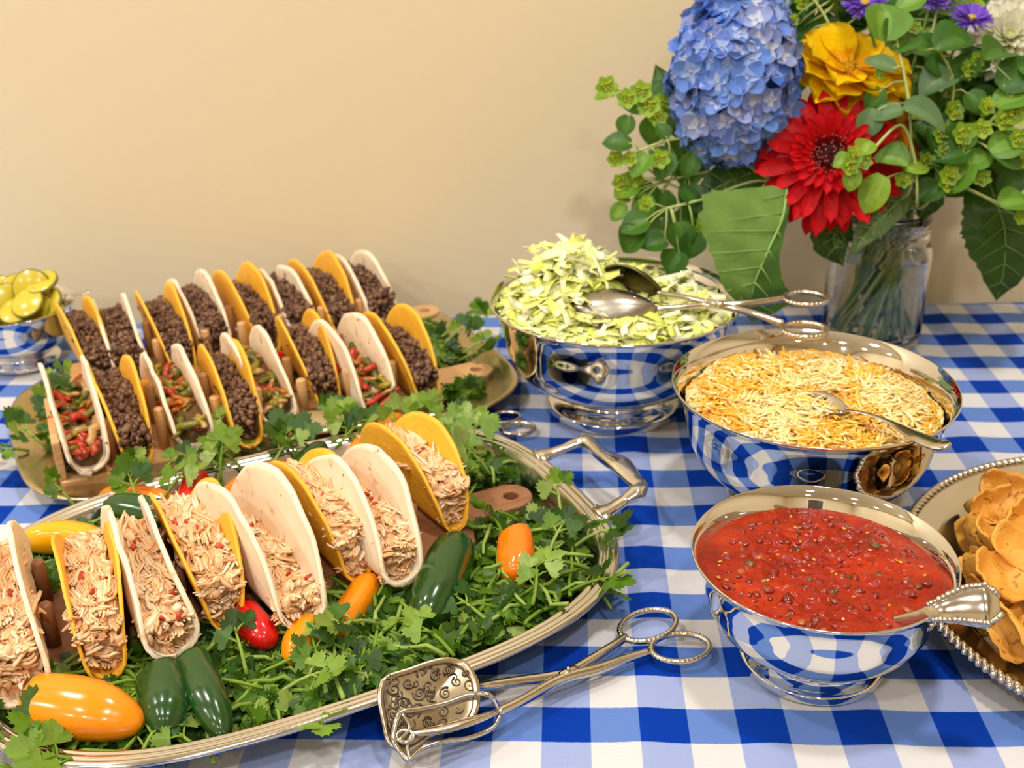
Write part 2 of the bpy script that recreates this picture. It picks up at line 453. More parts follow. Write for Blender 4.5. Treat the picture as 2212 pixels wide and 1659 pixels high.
# chip tray: round with gadrooned rope rim
CT = dict(g=(14.5, 3.28), R=6.1)
t = thing('chip_tray', 'round silver tray with roped rim piled with corn chips', 'tray', G(*CT['g'], ZT))
cp = [(0, .04), (CT['R']-1.2, .04), (CT['R']-.9, .1), (CT['R']-.5, .42), (CT['R']-.12, .62), (CT['R']-.02, .66), (CT['R']-.02, .72), (CT['R']-.12, .75), (CT['R']-.25, .71), (CT['R']-.35, .66), (CT['R']-.75, .58), (CT['R']-.95, .46), (CT['R']-1.2, .26), (CT['R']-1.5, .17), (0, .15)]
m = MB(); m.lathe(cp, 128); obj('tray_body', m, M_tray, t)
m = MB(); nr = 190
for k in range(nr):                                     # slanted gadroon beads
    a0 = 2*pi*k/nr; da = 2*pi/nr
    pts = []
    for i in range(5):
        f = i/4; a = a0+da*(f-.5)*1.5; r = CT['R']-.21+.23*f; z = .745+.045*math.sin(pi*f)-.05*f
        pts.append((r*math.cos(a), r*math.sin(a), z))
    m.tube(pts, [.045, .085, .095, .085, .05], 6)
obj('roped_rim', m, M_tray, t)
# ================================================================== taco holder boards
def board_mat(name, c, c2, sc=10):
    N = Nodes(name)
    v = N.node('ShaderNodeMapping'); v.inputs['Scale'].default_value = (1, 9, 9); N.link(N.coords(), v.inputs[0])
    n = N.noise(sc*3, 6, .65, v.outputs[0])
    N.set(Base_Color=N.ramp(n, [(.3, c2), (.52, c), (.72, c2), (.8, c)]), Roughness=.48)
    N.bump(n, .15, .0006); return N.m
M_wal = board_mat('walnut board', '9a6a48', '7a4c30')
M_map = board_mat('maple board', 'd3a873', 'b98850')
def board_mesh(L0, L1, hw, th, hl, hr):
    """board from x=L0..L1, half width hw, thickness th, handle of length hl and half width hr with a hole"""
    bm = bmesh.new()
    out = [(L0, -hw+.1), (L0+.1, -hw), (L1-.5, -hw), (L1-.15, -hw+.15), (L1, -hw+.6), (L1+.05, -hr-.25), (L1+.25, -hr)]
    cx = L1+hl-hr
    arc = [(cx+hr*math.cos(a), hr*math.sin(a)) for a in [(-90+i*15)*pi/180 for i in range(13)]]
    o2 = [(x, -y) for x, y in out][::-1]
    loop = out+arc+o2
    hole = [(cx+.05+.2*math.cos(2*pi*i/16), .2*math.sin(2*pi*i/16)) for i in range(16)]
    def ring(pts, z): return [bm.verts.new((x*IN, y*IN, z*IN)) for x, y in pts]
    for z, flip in ((0, True), (th, False)):
        a, h = ring(loop, z), ring(hole, z); ed = []
        for r in (a, h):
            for i in range(len(r)): ed.append(bm.edges.new((r[i], r[(i+1) % len(r)])))
        bmesh.ops.triangle_fill(bm, use_beauty=True, use_dissolve=False, edges=ed)
        if z == 0: A, Hh = a, h
        else:
            for r0, r1, rev in ((A, a, False), (Hh, h, True)):
                for i in range(len(r0)):
                    q = (r0[i], r0[(i+1) % len(r0)], r1[(i+1) % len(r0)], r1[i])
                    bm.faces.new(q[::-1] if rev else q)
    bmesh.ops.recalc_face_normals(bm, faces=bm.faces)
    me = bpy.data.meshes.new('board'); bm.to_mesh(me); bm.free(); return me
def taco_board(loc, ang, L, label, mat, hl=1.75, hw=1.7, th=.62, hr=.62, pegs=(), pegh=2.0, endblock=False):
    t = thing('taco_board', label, 'taco holder', loc, (0, 0, ang), 'wooden taco boards')
    me = board_mesh(-L/2, L/2, hw, th, hl, hr); me.materials.append(mat)
    obj('board', me, None, t, smooth=False, bev=.05)
    pm = MB(); pm.tube([(0, 0, 0), (0, 0, pegh-.04), (0, 0, pegh)], [.15, .15, .12], 14)
    pme = pm.mesh('peg', mat)
    for s_ in pegs:
        for w in (-.9, .9): obj('peg', pme, None, t, loc=(s_, w, th))
    if endblock:
        obj('end_block', boxm((-L/2-.02, -hw+.1, th), (-L/2+.2, hw-.1, th+1.2)), mat, t, smooth=False, bev=.04)
    return t
ZB = ZT+.13                                     # tray floor
AF = math.radians(28.6)+TURN
# ================================================================== tacos
def flour_mat():
    N = Nodes('flour tortilla')
    c = N.mix(N.noise(35, 4), 'f9e8d0', 'f3dcba')
    n2 = N.noise(70, 3, .6)
    c = N.mix(N.ramp(n2, [(.60, 0.0), (.68, .8)]), c, 'd9ab74')
    n3 = N.noise(150, 2, .5)
    c = N.mix(N.ramp(n3, [(.70, 0.0), (.74, 1.0)]), c, '94602f')
    N.set(Base_Color=c, Roughness=.62, Subsurface_Weight=.12, Subsurface_Scale=.004)
    N.b.inputs['Subsurface Radius'].default_value = (1, .6, .35)
    N.bump(N.noise(60, 4), .35, .002); return N.m
def corn_mat():
    N = Nodes('corn shell')
    c = N.mix(N.noise(60, 4), 'f9c440', 'f0ae2a')
    c = N.mix(N.ramp(N.noise(300, 2), [(.66, 0.0), (.72, .8)]), c, 'c98a24')
    N.set(Base_Color=c, Roughness=.5, Subsurface_Weight=.1, Subsurface_Scale=.003)
    N.bump(N.noise(130, 4, .6), .6, .0016); return N.m
M_flour, M_corn = flour_mat(), corn_mat()
M_chk = vcol('shredded chicken', .42, .35, 260, .0006, var=.07, vscale=200, Subsurface_Weight=.1, Subsurface_Scale=.003)
M_beef = vcol('ground beef', .5, .6, 300, .0008, var=.25, vscale=250)
M_veg = vcol('fajita vegetables', .25, .2, 200, .0006, var=.15)
class Prof:
    """cross section of a folded tortilla; s = distance from the fold"""
    def __init__(p, r, aL, aR, kL=0, kR=0): p.r, p.a, p.k = r, (aL, aR), (kL, kR)
    def xz(p, s):
        i = 1 if s > 0 else 0; sg = 1 if s > 0 else -1; s = abs(s); r = p.r; fe = pi/2-p.a[i]
        if s <= r*fe: return sg*r*math.sin(s/r), r-r*math.cos(s/r)
        d = s-r*fe
        return sg*(r*math.sin(fe)+d*math.cos(fe)+p.k[i]*d*d), r-r*math.cos(fe)+d*math.sin(fe)
    def width(p, z):
        o = []
        for sg in (-1, 1):
            s = 0
            while s < 4 and p.xz(sg*s)[1] < z: s += .05
            o.append(p.xz(sg*s)[0])
        return o
def shell_mesh(R, prof, seed, wav, corn):
    nu, nv = 34, 33; m = MB()
    def fn(i, j):
        u = math.sin((i/(nu-1)-.5)*pi*.985); v = j/(nv-1)*2-1
        h = R*math.sqrt(max(0, 1-u*u)); h = max(h, .05)
        edge = 1+(.02 if corn else .035)*noise.noise((u*2.2+seed*3, v*1.3, seed))
        s = v*h*edge
        x, z = prof.xz(s)
        amp = wav*(min(1, abs(s)/1.2))
        x += amp*(noise.noise((u*1.5+seed, abs(v)*1.2, (2 if v > 0 else 7)+seed))+.35*noise.noise((u*5, v*4, seed)))
        z += (.05 if corn else .12)*(u**4)*R*.5
        y = -u*R*edge*(1-.03*(abs(s)/R)**2)
        return (x, y, z)
    m.grid(fn, nu, nv); return m
CHK = ['ffdcb0', 'fccf9c', 'f8c28c', 'ffe6c4', 'facb94', 'fdd6a6', 'f2b27a']
def shred(m, p, dirv, L, r, rnd, col_, n=5, bend=.5):
    m.col = lin(col_); d = Vector(dirv).normalized(); side = d.orthogonal().normalized()
    side.rotate(Matrix.Rotation(rnd.random()*6.3, 3, d)); pts = []
    for i in range(n):
        f = i/(n-1)-.5
        pts.append(Vector(p)+d*(L*f)+side*(bend*L*(f*f-.08)*1.2)+Vector((rnd.uniform(-1, 1), rnd.uniform(-1, 1), rnd.uniform(-1, 1)))*r*.35)
    m.tube(pts, [r*(.55 if i in (0, n-1) else rnd.uniform(.85, 1.15)) for i in range(n)], 5, flat=rnd.uniform(.5, .9))
def heap(R, prof, level, seed, rnd, cuts=.86):
    """lumpy top surface of a filling: returns (mesh builder, sampler)"""
    def top(u):
        hmax = R*math.sqrt(max(.02, 1-u*u))*.94
        return max(.22, min(hmax, level(u)+.16*noise.noise((u*3, seed, 1))))
    m = MB(); nu, nv = 22, 10
    def fn(i, j):
        u = (i/(nu-1)*2-1)*cuts; z = top(u); w = prof.width(z*.97)
        v = j/(nv-1); x = lerp(w[0]+.09, w[1]-.09, v)
        zz = z-.10*abs(2*v-1)**2+.16*noise.noise((u*6, v*4, seed+5))
        e = (i in (0, nu-1))
        return (x*(.9 if e else 1), -u*R, .12+prof.r*.2*(2*v-1)**2 if e else zz)
    m.grid(fn, nu, nv)
    return m, top
def ends(m, R, prof, top, rnd, n, put):
    for k in range(n):
        u = rnd.choice((1, 1, 1, -1))*rnd.uniform(.82, .9); zt = top(u); z = rnd.uniform(.14, max(.3, zt)); w = prof.width(max(.2, z)); put((rnd.uniform(w[0]+.08, w[1]-.08), -u*R, z+.02))
def chicken(R, prof, level, seed):
    rnd = random.Random(seed); m, top = heap(R, prof, level, seed, rnd)
    m.c = [lin('f2bf8c')]*len(m.f)
    def piece(p, Lk=1.0):
        a = rnd.uniform(0, 6.3); q = rnd.random()
        if q < .14:
            m.col = lin(rnd.choice(CHK)); m.lump(p, rnd.uniform(.09, .17), rnd, (1.7, .9, .6), .2)
        else:
            d = Vector((rnd.uniform(-.6, .6) if Lk > .6 else math.cos(a)*.8, math.sin(a) if Lk < .6 else rnd.choice((-1, 1)), rnd.uniform(-.3, .3))).normalized()
            c = rnd.choice(CHK); L = rnd.uniform(.55, 1.15)*Lk; r = rnd.uniform(.034, .055); bd = rnd.uniform(-.7, .8); sd = d.cross(Vector((rnd.gauss(0, .4), rnd.gauss(0, .4), 1))).normalized(); n_ = rnd.choice((2, 3, 4, 5)); sw = rnd.random()*9
            for s_ in range(n_):                             # fibres of one shred lie side by side
                o_ = sd*(r*1.45*(s_-n_/2))+Vector((0, 0, rnd.uniform(-.5, .5)*r))+d*rnd.uniform(-.12, .12)*L
                rr_ = random.Random(int(sw*1000))
                shred(m, Vector(p)+o_, d+sd*.12*(s_-n_/2)/n_, L*rnd.uniform(.7, 1.1), r*rnd.uniform(.8, 1.2), rr_, c if rnd.random() < .75 else rnd.choice(CHK), 6, bd)
    for k in range(190):
        u = rnd.uniform(-.86, .86) if k % 3 else rnd.uniform(.2, .86)
        z = top(u); w = prof.width(max(.2, z*.95)); piece((rnd.uniform(w[0]+.15, w[1]-.15), -u*R, z+rnd.uniform(-.14, .05)), 1.0 if abs(u) < .65 else .5)
    ends(m, R, prof, top, rnd, 40, lambda p: piece(p, .42))
    for k in range(rnd.randint(3, 6)):
        u = rnd.uniform(-.3, .95); z = top(u); w = prof.width(z*.95)
        m.col = lin(rnd.choice(['c8402a', 'b8331f', 'd2573a'])); m.lump((rnd.uniform(w[0]+.15, w[1]-.15), -u*R, z+.08), rnd.uniform(.07, .12), rnd, (1.4, .9, .5))
    return m
BEEF = ['8a5f40', '7a5034', '9a6e4c', '6a452c', 'a67d5c', '84583a']
def beef(R, prof, level, seed):
    rnd = random.Random(seed); m, top = heap(R, prof, level, seed, rnd); m.c = [lin('5f3c26')]*len(m.f)
    def crumb(p): m.col = lin(rnd.choice(BEEF)); m.lump(p, rnd.uniform(.045, .12), rnd, (1.2, 1, .8), .4)
    for k in range(420):
        u = rnd.uniform(-.93, .96); z = top(u); w = prof.width(max(.2, z*.95))
        crumb((rnd.uniform(w[0]+.06, w[1]-.06), -u*R, z+rnd.uniform(-.1, .1)))
    ends(m, R, prof, top, rnd, 60, crumb)
    return m
VEG = ['7d7a22', '8d8428', '6a6a1e', 'c9481f', 'd97a1c', 'a8921f', 'd23a1c', 'e0b06a', 'c9a05c']
def veg(R, prof, level, seed):
    rnd = random.Random(seed); m, top = heap(R, prof, level, seed, rnd); m.c = [lin('6b4a22')]*len(m.f)
    for k in range(60):
        u = rnd.uniform(-.9, .97); z = top(u); w = prof.width(max(.2, z*.95)); a = rnd.uniform(0, 6.3)
        p = (rnd.uniform(w[0]+.1, w[1]-.1), -u*R, z+rnd.uniform(-.12, .14))
        shred(m, p, (math.cos(a)*.8, math.sin(a), rnd.uniform(-.5, .7)), rnd.uniform(.4, 1.0), rnd.uniform(.09, .16), rnd, rnd.choice(VEG), 6, rnd.uniform(-1.0, 1.0))
    return m
FILL = dict(chicken=chicken, beef=beef, veg=veg)
FNAME = dict(chicken='chicken_filling', beef='beef_filling', veg='vegetable_filling')
FMAT = dict(chicken=M_chk, beef=M_beef, veg=M_veg)
def taco(front_px, z, ang, kind, fill, R, r, aL, aR, label, group, seed, lean=0.0, wav=.10, lv=1.25, pitchx=0.0, kL=0, kR=0):
    f = Vector((math.sin(ang), -math.cos(ang), 0)); fp = W(*front_px, z+.05)
    c = fp-f*(R*.97); c.z = z
    t = thing('taco', label, 'taco', c, Euler((pitchx, lean, ang), 'XYZ'), group)
    pr = Prof(r, math.radians(aL), math.radians(aR), kL, kR); corn = kind == 'corn'
    sh = obj('tortilla_shell', shell_mesh(R, pr, seed, wav*(.5 if corn else 1), corn), M_corn if corn else M_flour, t, solid=.075 if corn else .1, off=1.0)
    level = lambda u: lv*(1-.25*max(0, u)**2)*(1-.3*max(0, -u))
    fo = obj(FNAME[fill], FILL[fill](R, pr, level, seed), FMAT[fill], t, loc=(0, 0, .04)); fo['kind'] = 'stuff'
    return t
ORD = ['', 'nearest the handle', 'second from the handle', 'third from the handle', 'fourth from the handle', 'fifth from the handle', 'sixth from the handle', 'seventh from the handle', 'farthest from the handle']
KIND = dict(flour='soft flour', corn='yellow corn-shell')
# chicken tacos on the walnut board
bc = G(-6.87, 4.02, ZB)
taco_board(bc, AF, 10.3, 'walnut taco board with a holed handle under the chicken tacos', M_wal, hl=2.15, pegs=[-4.85, -3.3, -2.05, -.6, .95, 2.15, 3.6], pegh=1.1)
ZTC = ZB+.62+.02
rows = [  # front-end pixel, kind, R, r, aL, aR, turn, lean, level
    ((58, 1530), 'flour', 2.8, .62, -2, -3, 0, -3, 1.35), ((238, 1467), 'corn', 2.35, .42, 5, 10, -2, -1, 1.3),
    ((385, 1427), 'flour', 2.7, .58, -6, -4, 2, -4, 1.1), ((494, 1357), 'corn', 2.45, .38, 9, 15, 3, -1, 1.4),
    ((668, 1361), 'flour', 2.85, .56, -4, 12, 9, -3, .85), ((778, 1254), 'corn', 2.4, .40, 4, 12, 8, 0, 1.4),
    ((872, 1270), 'flour', 2.6, .54, -9, 9, 6, 2, 1.15), ((985, 1147), 'corn', 2.35, .36, 9, 14, 8, 2, 1.35)]
for i, (px, kd, R, r, aL, aR, dt, ln, lv) in enumerate(rows):
    taco(px, ZTC, AF+math.radians(dt), kd, 'chicken', R, r, aL, aR, '%s taco of shredded chicken on the walnut board, %s' % (KIND[kd], ORD[8-i]), 'chicken tacos on the walnut board', 11+i, math.radians(ln), lv=lv)
# back tray: two maple boards
AB = math.radians(27)+TURN
fb = G(-9.1, 12.0, ZB); bb = G(-11.0, 17.2, ZB)
taco_board(fb, AB, 11.6, 'pale maple taco board carrying the alternating beef and vegetable tacos', M_map, hl=2.2, pegs=[-4.3, -2.85, -1.25, .0, 1.35, 2.85, 4.25], pegh=1.3, endblock=True)
AB2 = math.radians(30)+TURN
taco_board(bb, AB2, 11.4, 'wooden taco board near the wall carrying only beef tacos', M_map, hl=2.0, pegs=[-4.3, -2.85, -1.25, .0, 1.35, 2.85, 4.25], pegh=1.3)
rowF = [((202, 1026), 'flour', 'veg'), ((306, 1010), 'corn', 'beef'), ((430, 974), 'flour', 'veg'), ((545, 966), 'corn', 'beef'),
        ((610, 926), 'flour', 'veg'), ((716, 884), 'corn', 'beef'), ((830, 908), 'flour', 'veg'), ((928, 876), 'corn', 'beef')]
rs = random.Random(5)
FD = dict(veg='peppers and onions', beef='ground beef')
for i, (px, kd, fl) in enumerate(rowF):
    taco(px, ZTC, AB+math.radians(rs.uniform(-2, 4)), kd, fl, rs.uniform(2.55, 2.75), .40 if kd == 'corn' else .56, rs.uniform(-3, 3)+(5 if kd == 'corn' else 0), rs.uniform(-2, 4)+(5 if kd == 'corn' else 0), '%s taco of %s on the pale maple board, %s' % (KIND[kd], FD[fl], ORD[8-i]), 'tacos on the maple board', 41+i, math.radians(rs.uniform(-5, -1)), lv=1.35 if fl == 'beef' else 1.0)
rowB = [((238, 846), 'corn'), ((296, 840), 'flour'), ((405, 815), 'corn'), ((480, 784), 'flour'), ((588, 770), 'corn'), ((664, 752), 'flour'), ((752, 738), 'corn'), ((838, 722), 'flour')]
for i, (px, kd) in enumerate(rowB):
    taco(px, ZTC, AB2+math.radians(rs.uniform(-2, 4)), kd, 'beef', rs.uniform(2.55, 2.75), .40 if kd == 'corn' else .56, rs.uniform(-3, 3)+(5 if kd == 'corn' else 0), rs.uniform(-2, 4)+(5 if kd == 'corn' else 0), '%s taco of ground beef on the board near the wall, %s' % (KIND[kd], ORD[8-i]), 'beef tacos on the board near the wall', 61+i, math.radians(rs.uniform(-5, -1)), lv=1.5)
# ================================================================== food in the bowls
M_let = vcol('iceberg lettuce', .5, .2, 160, .001, var=.03, vscale=120, Specular_IOR_Level=.25)
M_che = vcol('shredded cheese', .45, .2, 260, .0005, var=.04, Subsurface_Weight=.1, Subsurface_Scale=.004)
def confine(m, R, H):                            # nothing pokes through the bowl wall
    for i, (x, y, z) in enumerate(m.v):
        r = math.hypot(x, y); lim = inner_r(R, H, z)-.06 if z < H else R+.25
        if r > lim: m.v[i] = (x*lim/r, y*lim/r, z)
def ribbon(m, p, d, up, L, w, rnd, col_, n=6, wave=.1, curl=.5):
    m.col = lin(col_); d = Vector(d).normalized(); side = d.cross(Vector(up)); side = side.normalized() if side.length > 1e-4 else d.orthogonal(); nrm = side.cross(d)
    b = len(m.v); ph = rnd.random()*6
    for i in range(n):
        f = i/(n-1)-.5; ww = w*(.5+.5*math.cos(f*2.4))*.5
        c = Vector(p)+d*(L*f)+nrm*(curl*L*(.08-f*f)+wave*math.sin(ph+f*9))+side*(wave*.8*math.sin(ph*2+f*7))
        tw = rnd.uniform(-.3, .3)
        m.vert(c-side*ww+nrm*ww*tw); m.vert(c+nrm*ww*.3*math.sin(ph+i)); m.vert(c+side*ww-nrm*ww*tw)
    for i in range(n-1):
        for k in (0, 1): m.face(b+i*3+k, b+i*3+3+k, b+i*3+4+k, b+i*3+1+k)
LETC = ['f6f8be', 'f2f5a4', 'fafad4', 'ecf08a', 'e4ea78', 'fbfada', 'f5f7b2', 'f0f298', 'd6e268']
def lettuce():
    rnd = random.Random(3); m = MB(); R, H = LET[2], LET[3]
    def top(x, y):
        r = math.hypot(x, y)/3.6
        return 3.36+.40*(1-r*r)+1.3*math.exp(-((x+1.35)**2+(y-.55)**2)/1.5)+.30*math.exp(-((x+2.4)**2+(y+1.2)**2)/2.0)-.25*max(0, (x+y)/4)+.35*noise.noise((x*.9, y*.9, 2))
    m.col = lin('e3eea0')
    def fn(i, j):
        r = j/11; a = 2*pi*i/40; rr = r*(inner_r(R, H, 3.0)-.1); x, y = rr*math.cos(a), rr*math.sin(a)
        return (x, y, top(x, y)-.25 if j < 11 else 2.8)
    m.grid(fn, 40, 12, closeu=True)
    for k in range(1500):
        r = math.sqrt(rnd.random())*3.68; a = rnd.uniform(0, 2*pi); x, y = r*math.cos(a), r*math.sin(a)
        if x+y*.9 > 2.9 and rnd.random() < .35: continue
        b = rnd.uniform(0, 2*pi); L = rnd.uniform(.5, 1.5)
        k_ = max(0.2, 1-max(0, r-2.7)/1.2)
        dx, dy = math.cos(b), math.sin(b)
        if r > 2.6 and rnd.random() < .8: dx, dy = -math.sin(a), math.cos(a)      # strips near the wall follow it
        z = top(x, y)+rnd.uniform(-.15, .3)*k_
        ribbon(m, (x, y, z), (dx, dy, rnd.uniform(-.45, .45)*k_), (rnd.uniform(-.7, .7), rnd.uniform(-.9, .4), 1), L*k_*1.4+.25, rnd.uniform(.14, .42), rnd, rnd.choice(LETC), 7, rnd.uniform(.02, .10), rnd.uniform(-.4, .9)*k_)
    ribbon(m, (2.15, -3.1, 3.62), (.25, -.55, -.75), (0, -1, .5), .9, .3, rnd, 'd3e67e', 7, .03, .5)
    confine(m, R, H)
    o = obj('shredded_lettuce', m, M_let, loc=G(LET[0], LET[1], ZT), solid=.018)
    tag(o, 'heap of pale green shredded iceberg lettuce in the large bowl', 'lettuce', kind='stuff')
lettuce()
def cheese():
    rnd = random.Random(4); m = MB(); R, H = CHE[2], CHE[3]
    def top(x, y):
        r = math.hypot(x, y)/3.35
        return 3.0+.35*(1-r*r)+.16*noise.noise((x*.8, y*.8, 9))-.22*math.exp(-((x-.75)**2+(y-.1)**2)/.25)
    m.col = lin('ffc878')
    def fn(i, j):
        r = j/9; a = 2*pi*i/48; rr = r*(inner_r(R, H, 2.75)-.02); x, y = rr*math.cos(a), rr*math.sin(a)
        return (x, y, top(x, y)-.01 if j < 9 else 2.5)
    m.grid(fn, 48, 10, closeu=True)
    W_, O_ = ['ffe6a2', 'ffdc8e', 'ffecb6', 'ffd680'], ['ffc244', 'ffb432', 'ffcc58', 'fdb73c']
    for k in range(4200):
        r = math.sqrt(rnd.random())*3.3; a = rnd.uniform(0, 2*pi); x, y = r*math.cos(a), r*math.sin(a)
        b = rnd.uniform(0, pi); k_ = 1 if r < 2.7 else .4
        if r > 3.0: b = a+pi/2+rnd.uniform(-.3, .3)
        c = rnd.choice(W_ if noise.noise((x*.7, y*.7, 4)) > -.04+.5*max(0, r/3.3-.75) or rnd.random() < .3 else O_)
        shred(m, (x, y, top(x, y)+rnd.uniform(-.05, .13)*k_), (math.cos(b), math.sin(b), rnd.uniform(-.35, .35)*k_), rnd.uniform(.35, .85)*(1 if k_ == 1 else .7), rnd.uniform(.038, .058), rnd, c, 4, rnd.uniform(-.6, .6)*k_)
    confine(m, R, H)
    o = obj('shredded_cheese', m, M_che, loc=G(CHE[0], CHE[1], ZT))
    tag(o, 'mound of white and orange shredded cheese filling the silver bowl', 'cheese', kind='stuff')
cheese()
def salsa():
    N = Nodes('tomato salsa')
    n1 = N.noise(45, 5, .6); n2 = N.noise(160, 4, .6)
    c = N.ramp(n1, [(.30, '7c1400'), (.5, '981f02'), (.66, 'ae2e06'), (.8, 'c24414')])
    N.set(Base_Color=c, Roughness=.12, Specular_IOR_Level=.38)
    N.bump(N.math('ADD', n1, N.math('MULTIPLY', n2, .5)), .7, .004)
    MC = vcol('salsa pieces', .12, .3, 200, .0008, var=.12, Coat_Weight=.5, Coat_Roughness=.05)
    rnd = random.Random(8); R, H = SAL[2], SAL[3]; zl = 2.33; rr = inner_r(R, H, zl)+.005
    def top(x, y):
        r = math.hypot(x, y)/rr
        k = max(0, 1-r**6)
        sw = math.sin(math.hypot(x+.35, (y-.1)*1.2)*3.6+math.atan2(y, x)*1.0)
        return zl+k*(.07*noise.noise((x*2.3, y*2.3, 1))+.07*noise.noise((x*6, y*6, 2))+.035*sw)
    m = MB(); m.mat = 0
    def fn(i, j):
        r = (j/40)*rr; a = 2*pi*i/110; x, y = r*math.cos(a), r*math.sin(a); return (x, y, top(x, y))
    m.grid(fn, 110, 41, closeu=True)
    m.mat = 1
    for k in range(170):
        r = math.sqrt(rnd.random())*2.15; a = rnd.uniform(0, 6.3); x, y = r*math.cos(a), r*math.sin(a)
        q = rnd.random()
        m.col = lin(rnd.choice(['8e1407', '9a1e0c', 'a42c14', '840f05']) if q < .8 else rnd.choice(['7a4a1c', '7f5224', '6d4a1a']) if q < .94 else 'c0602e')
        s = rnd.uniform(.05, .13)
        m.lump((x, y, top(x, y)-s*.22), s, rnd, (1.3, 1, .55), .3, Euler((rnd.uniform(-.3, .3), rnd.uniform(-.3, .3), rnd.random()*6)).to_matrix())
    for k in range(30):
        r = math.sqrt(rnd.random())*2.2; a = rnd.uniform(0, 6.3); x, y = r*math.cos(a), r*math.sin(a)
        m.col = lin(rnd.choice(['f0a43a', 'e88f2c', 'f2b85a'])); m.lump((x, y, top(x, y)+.01), .042, rnd, (1.5, 1, .5), .1, Euler((0, 0, rnd.random()*6)).to_matrix())
    o = obj('tomato_salsa', m.mesh('tomato_salsa', [N.m, MC]), None, loc=G(SAL[0], SAL[1], ZT))
    tag(o, 'chunky red tomato salsa with seeds filling the small bowl', 'salsa', kind='stuff')
salsa()
# pickle slices
M_pic = plain('pickle flesh', 'd8c53a', .25, var='c4ad22', vscale=120, Coat_Weight=.4); M_pis = plain('pickle skin', '7c7416', .3)
pc = G(PIC[0], PIC[1], ZT)
m = MB(); m.lathe([(.0, -.07), (.50, -.07), (.54, -.04), (.54, .04), (.50, .07), (0, .07)], 24)
b = len(m.f); m.mi = [1 if j % 5 in (1, 2, 3) else 0 for j in range(b)]
me_p = m.mesh('pickle_slice', [M_pic, M_pis])
rnd = random.Random(12)
PK = [(70, 622, 2.95, 75, 10, 1.25), (60, 655, 2.6, 40, -20, 1.1), (18, 650, 2.5, 70, 30, 1.2), (112, 655, 2.45, 55, -35, 1.0), (90, 610, 3.1, 20, 15, 1.1), (35, 672, 2.3, 30, 0, 1.1), (0, 630, 2.6, 60, 0, 1.1), (40, 625, 2.75, 55, 25, 1.1), (85, 668, 2.25, 60, -10, 1.1), (-15, 665, 2.3, 40, 20, 1.1), (-30, 640, 2.5, 55, 0, 1.1)]
for i, (px, py, z, tilt, yw, sc) in enumerate(PK):
    o = obj('pickle_slice', me_p, None, loc=W(px, py, z), rot=(math.radians(tilt), math.radians(rnd.uniform(-15, 15)), math.radians(yw)))
    o.scale = (sc, sc, sc)
    tag(o, 'round yellow-green pickle slice piled in the small bowl', 'pickle', 'pickle slices in the small bowl')
o = MB(); o.lathe([(0, 1.75), (1.7, 1.75)], 32)
tag(obj('pickle_brine', o, plain('pickle brine', '8a7a1c', .15), loc=pc), 'murky yellow brine and pickle bits under the pickle slices', 'pickle brine', kind='stuff')
# ================================================================== corn chips
M_chip = (lambda N: (N.set(Base_Color=N.mix(N.ramp(N.noise(260, 2), [(.64, 0.0), (.7, .75)]), N.mix(N.noise(50, 4), 'edb04a', 'd9922c'), '8f5416'), Roughness=.55), N.bump(N.noise(180, 5, .7), .7, .0015), N.m)[2])(Nodes('corn chip'))
def chip_mesh(seed, L=1.9, w=1.35, curl=1.5, cup=.3):
    rnd = random.Random(seed); m = MB(); nu, nv = 15, 11
    def fn(i, j):
        u = i/(nu-1)*2-1; v = j/(nv-1)*2-1
        hw = w/2*(1-.28*abs(u)**3)*(1+.14*noise.noise((u*3, v, seed)))
        x = u*L/2*(1-.12*v*v); a = v*curl*.5*(1+.25*noise.noise((u, seed, 1)))
        rr = hw/max(.3, curl*.5)
        y = rr*math.sin(a); z = -rr*math.cos(a)+rr+cup*u*u*.6
        z += .13*noise.noise((u*2.2, v*2.2, seed+3))+.04*noise.noise((u*6, v*6, seed+3))
        return (x, y, z)
    m.grid(fn, nu, nv); return m.mesh('corn_chip', M_chip)
chips = [chip_mesh(100+i, *a) for i, a in enumerate([(1.35, 1.05, 2.0, .4), (1.2, 1.15, 2.8, .3), (1.5, 1.0, 1.6, .7), (1.2, 1.1, 3.6, .1), (1.35, 1.2, 1.4, .6)])]
def chip(p, rot, k, sc=1.0, top=False):
    label = '%s corn chip %s' % (('curled golden', 'deeply cupped', 'long wavy', 'rolled up tube-like', 'broad shallow')[k], 'on top of the pile in the roped tray' if top else 'low in the pile on the roped tray')
    o = obj('corn_chip', chips[k], None, loc=p, rot=[math.radians(a) for a in rot], solid=.055); o.scale = (sc, sc, sc)
    tag(o, label, 'corn chip', 'corn chips on the roped tray'); return o
rnd = random.Random(21); cc = G(*CT['g'])
for k in range(95):                              # lower layers of the pile
    r = math.sqrt(rnd.random())*4.65; a = rnd.uniform(0, 6.3); x, y = cc.x+r*math.cos(a), cc.y+r*math.sin(a)
    z = .45+rnd.random()**1.3*max(.12, 1-r/5.6)*1.2
    if P(Vector((x, y, z)))[0] > 3600: continue
    chip((x, y, z), (rnd.uniform(-60, 60), rnd.uniform(-45, 45), rnd.uniform(0, 360)), rnd.randrange(5), rnd.uniform(.8, 1.05))
TOPC = [((2165, 1255), 1.25, (25, 5, 10), 4, 1.15), ((2085, 1150), 1.0, (70, 20, 70), 0, 1.0), ((2140, 1100), 1.15, (40, -10, 20), 1, 1.05), ((2175, 1060), 1.1, (55, 10, -20), 0, 1.05), ((2190, 1360), 1.15, (75, 30, -60), 3, 1.1), ((2150, 1180), 1.25, (15, 20, 0), 2, 1.0), ((2095, 1245), .85, (50, 35, 80), 2, .95), ((2125, 1340), .75, (40, 0, 120), 4, .95), ((2205, 1130), 1.35, (35, -25, 40), 1, 1.1), ((2215, 1200), 1.5, (30, 10, -30), 2, 1.1)]
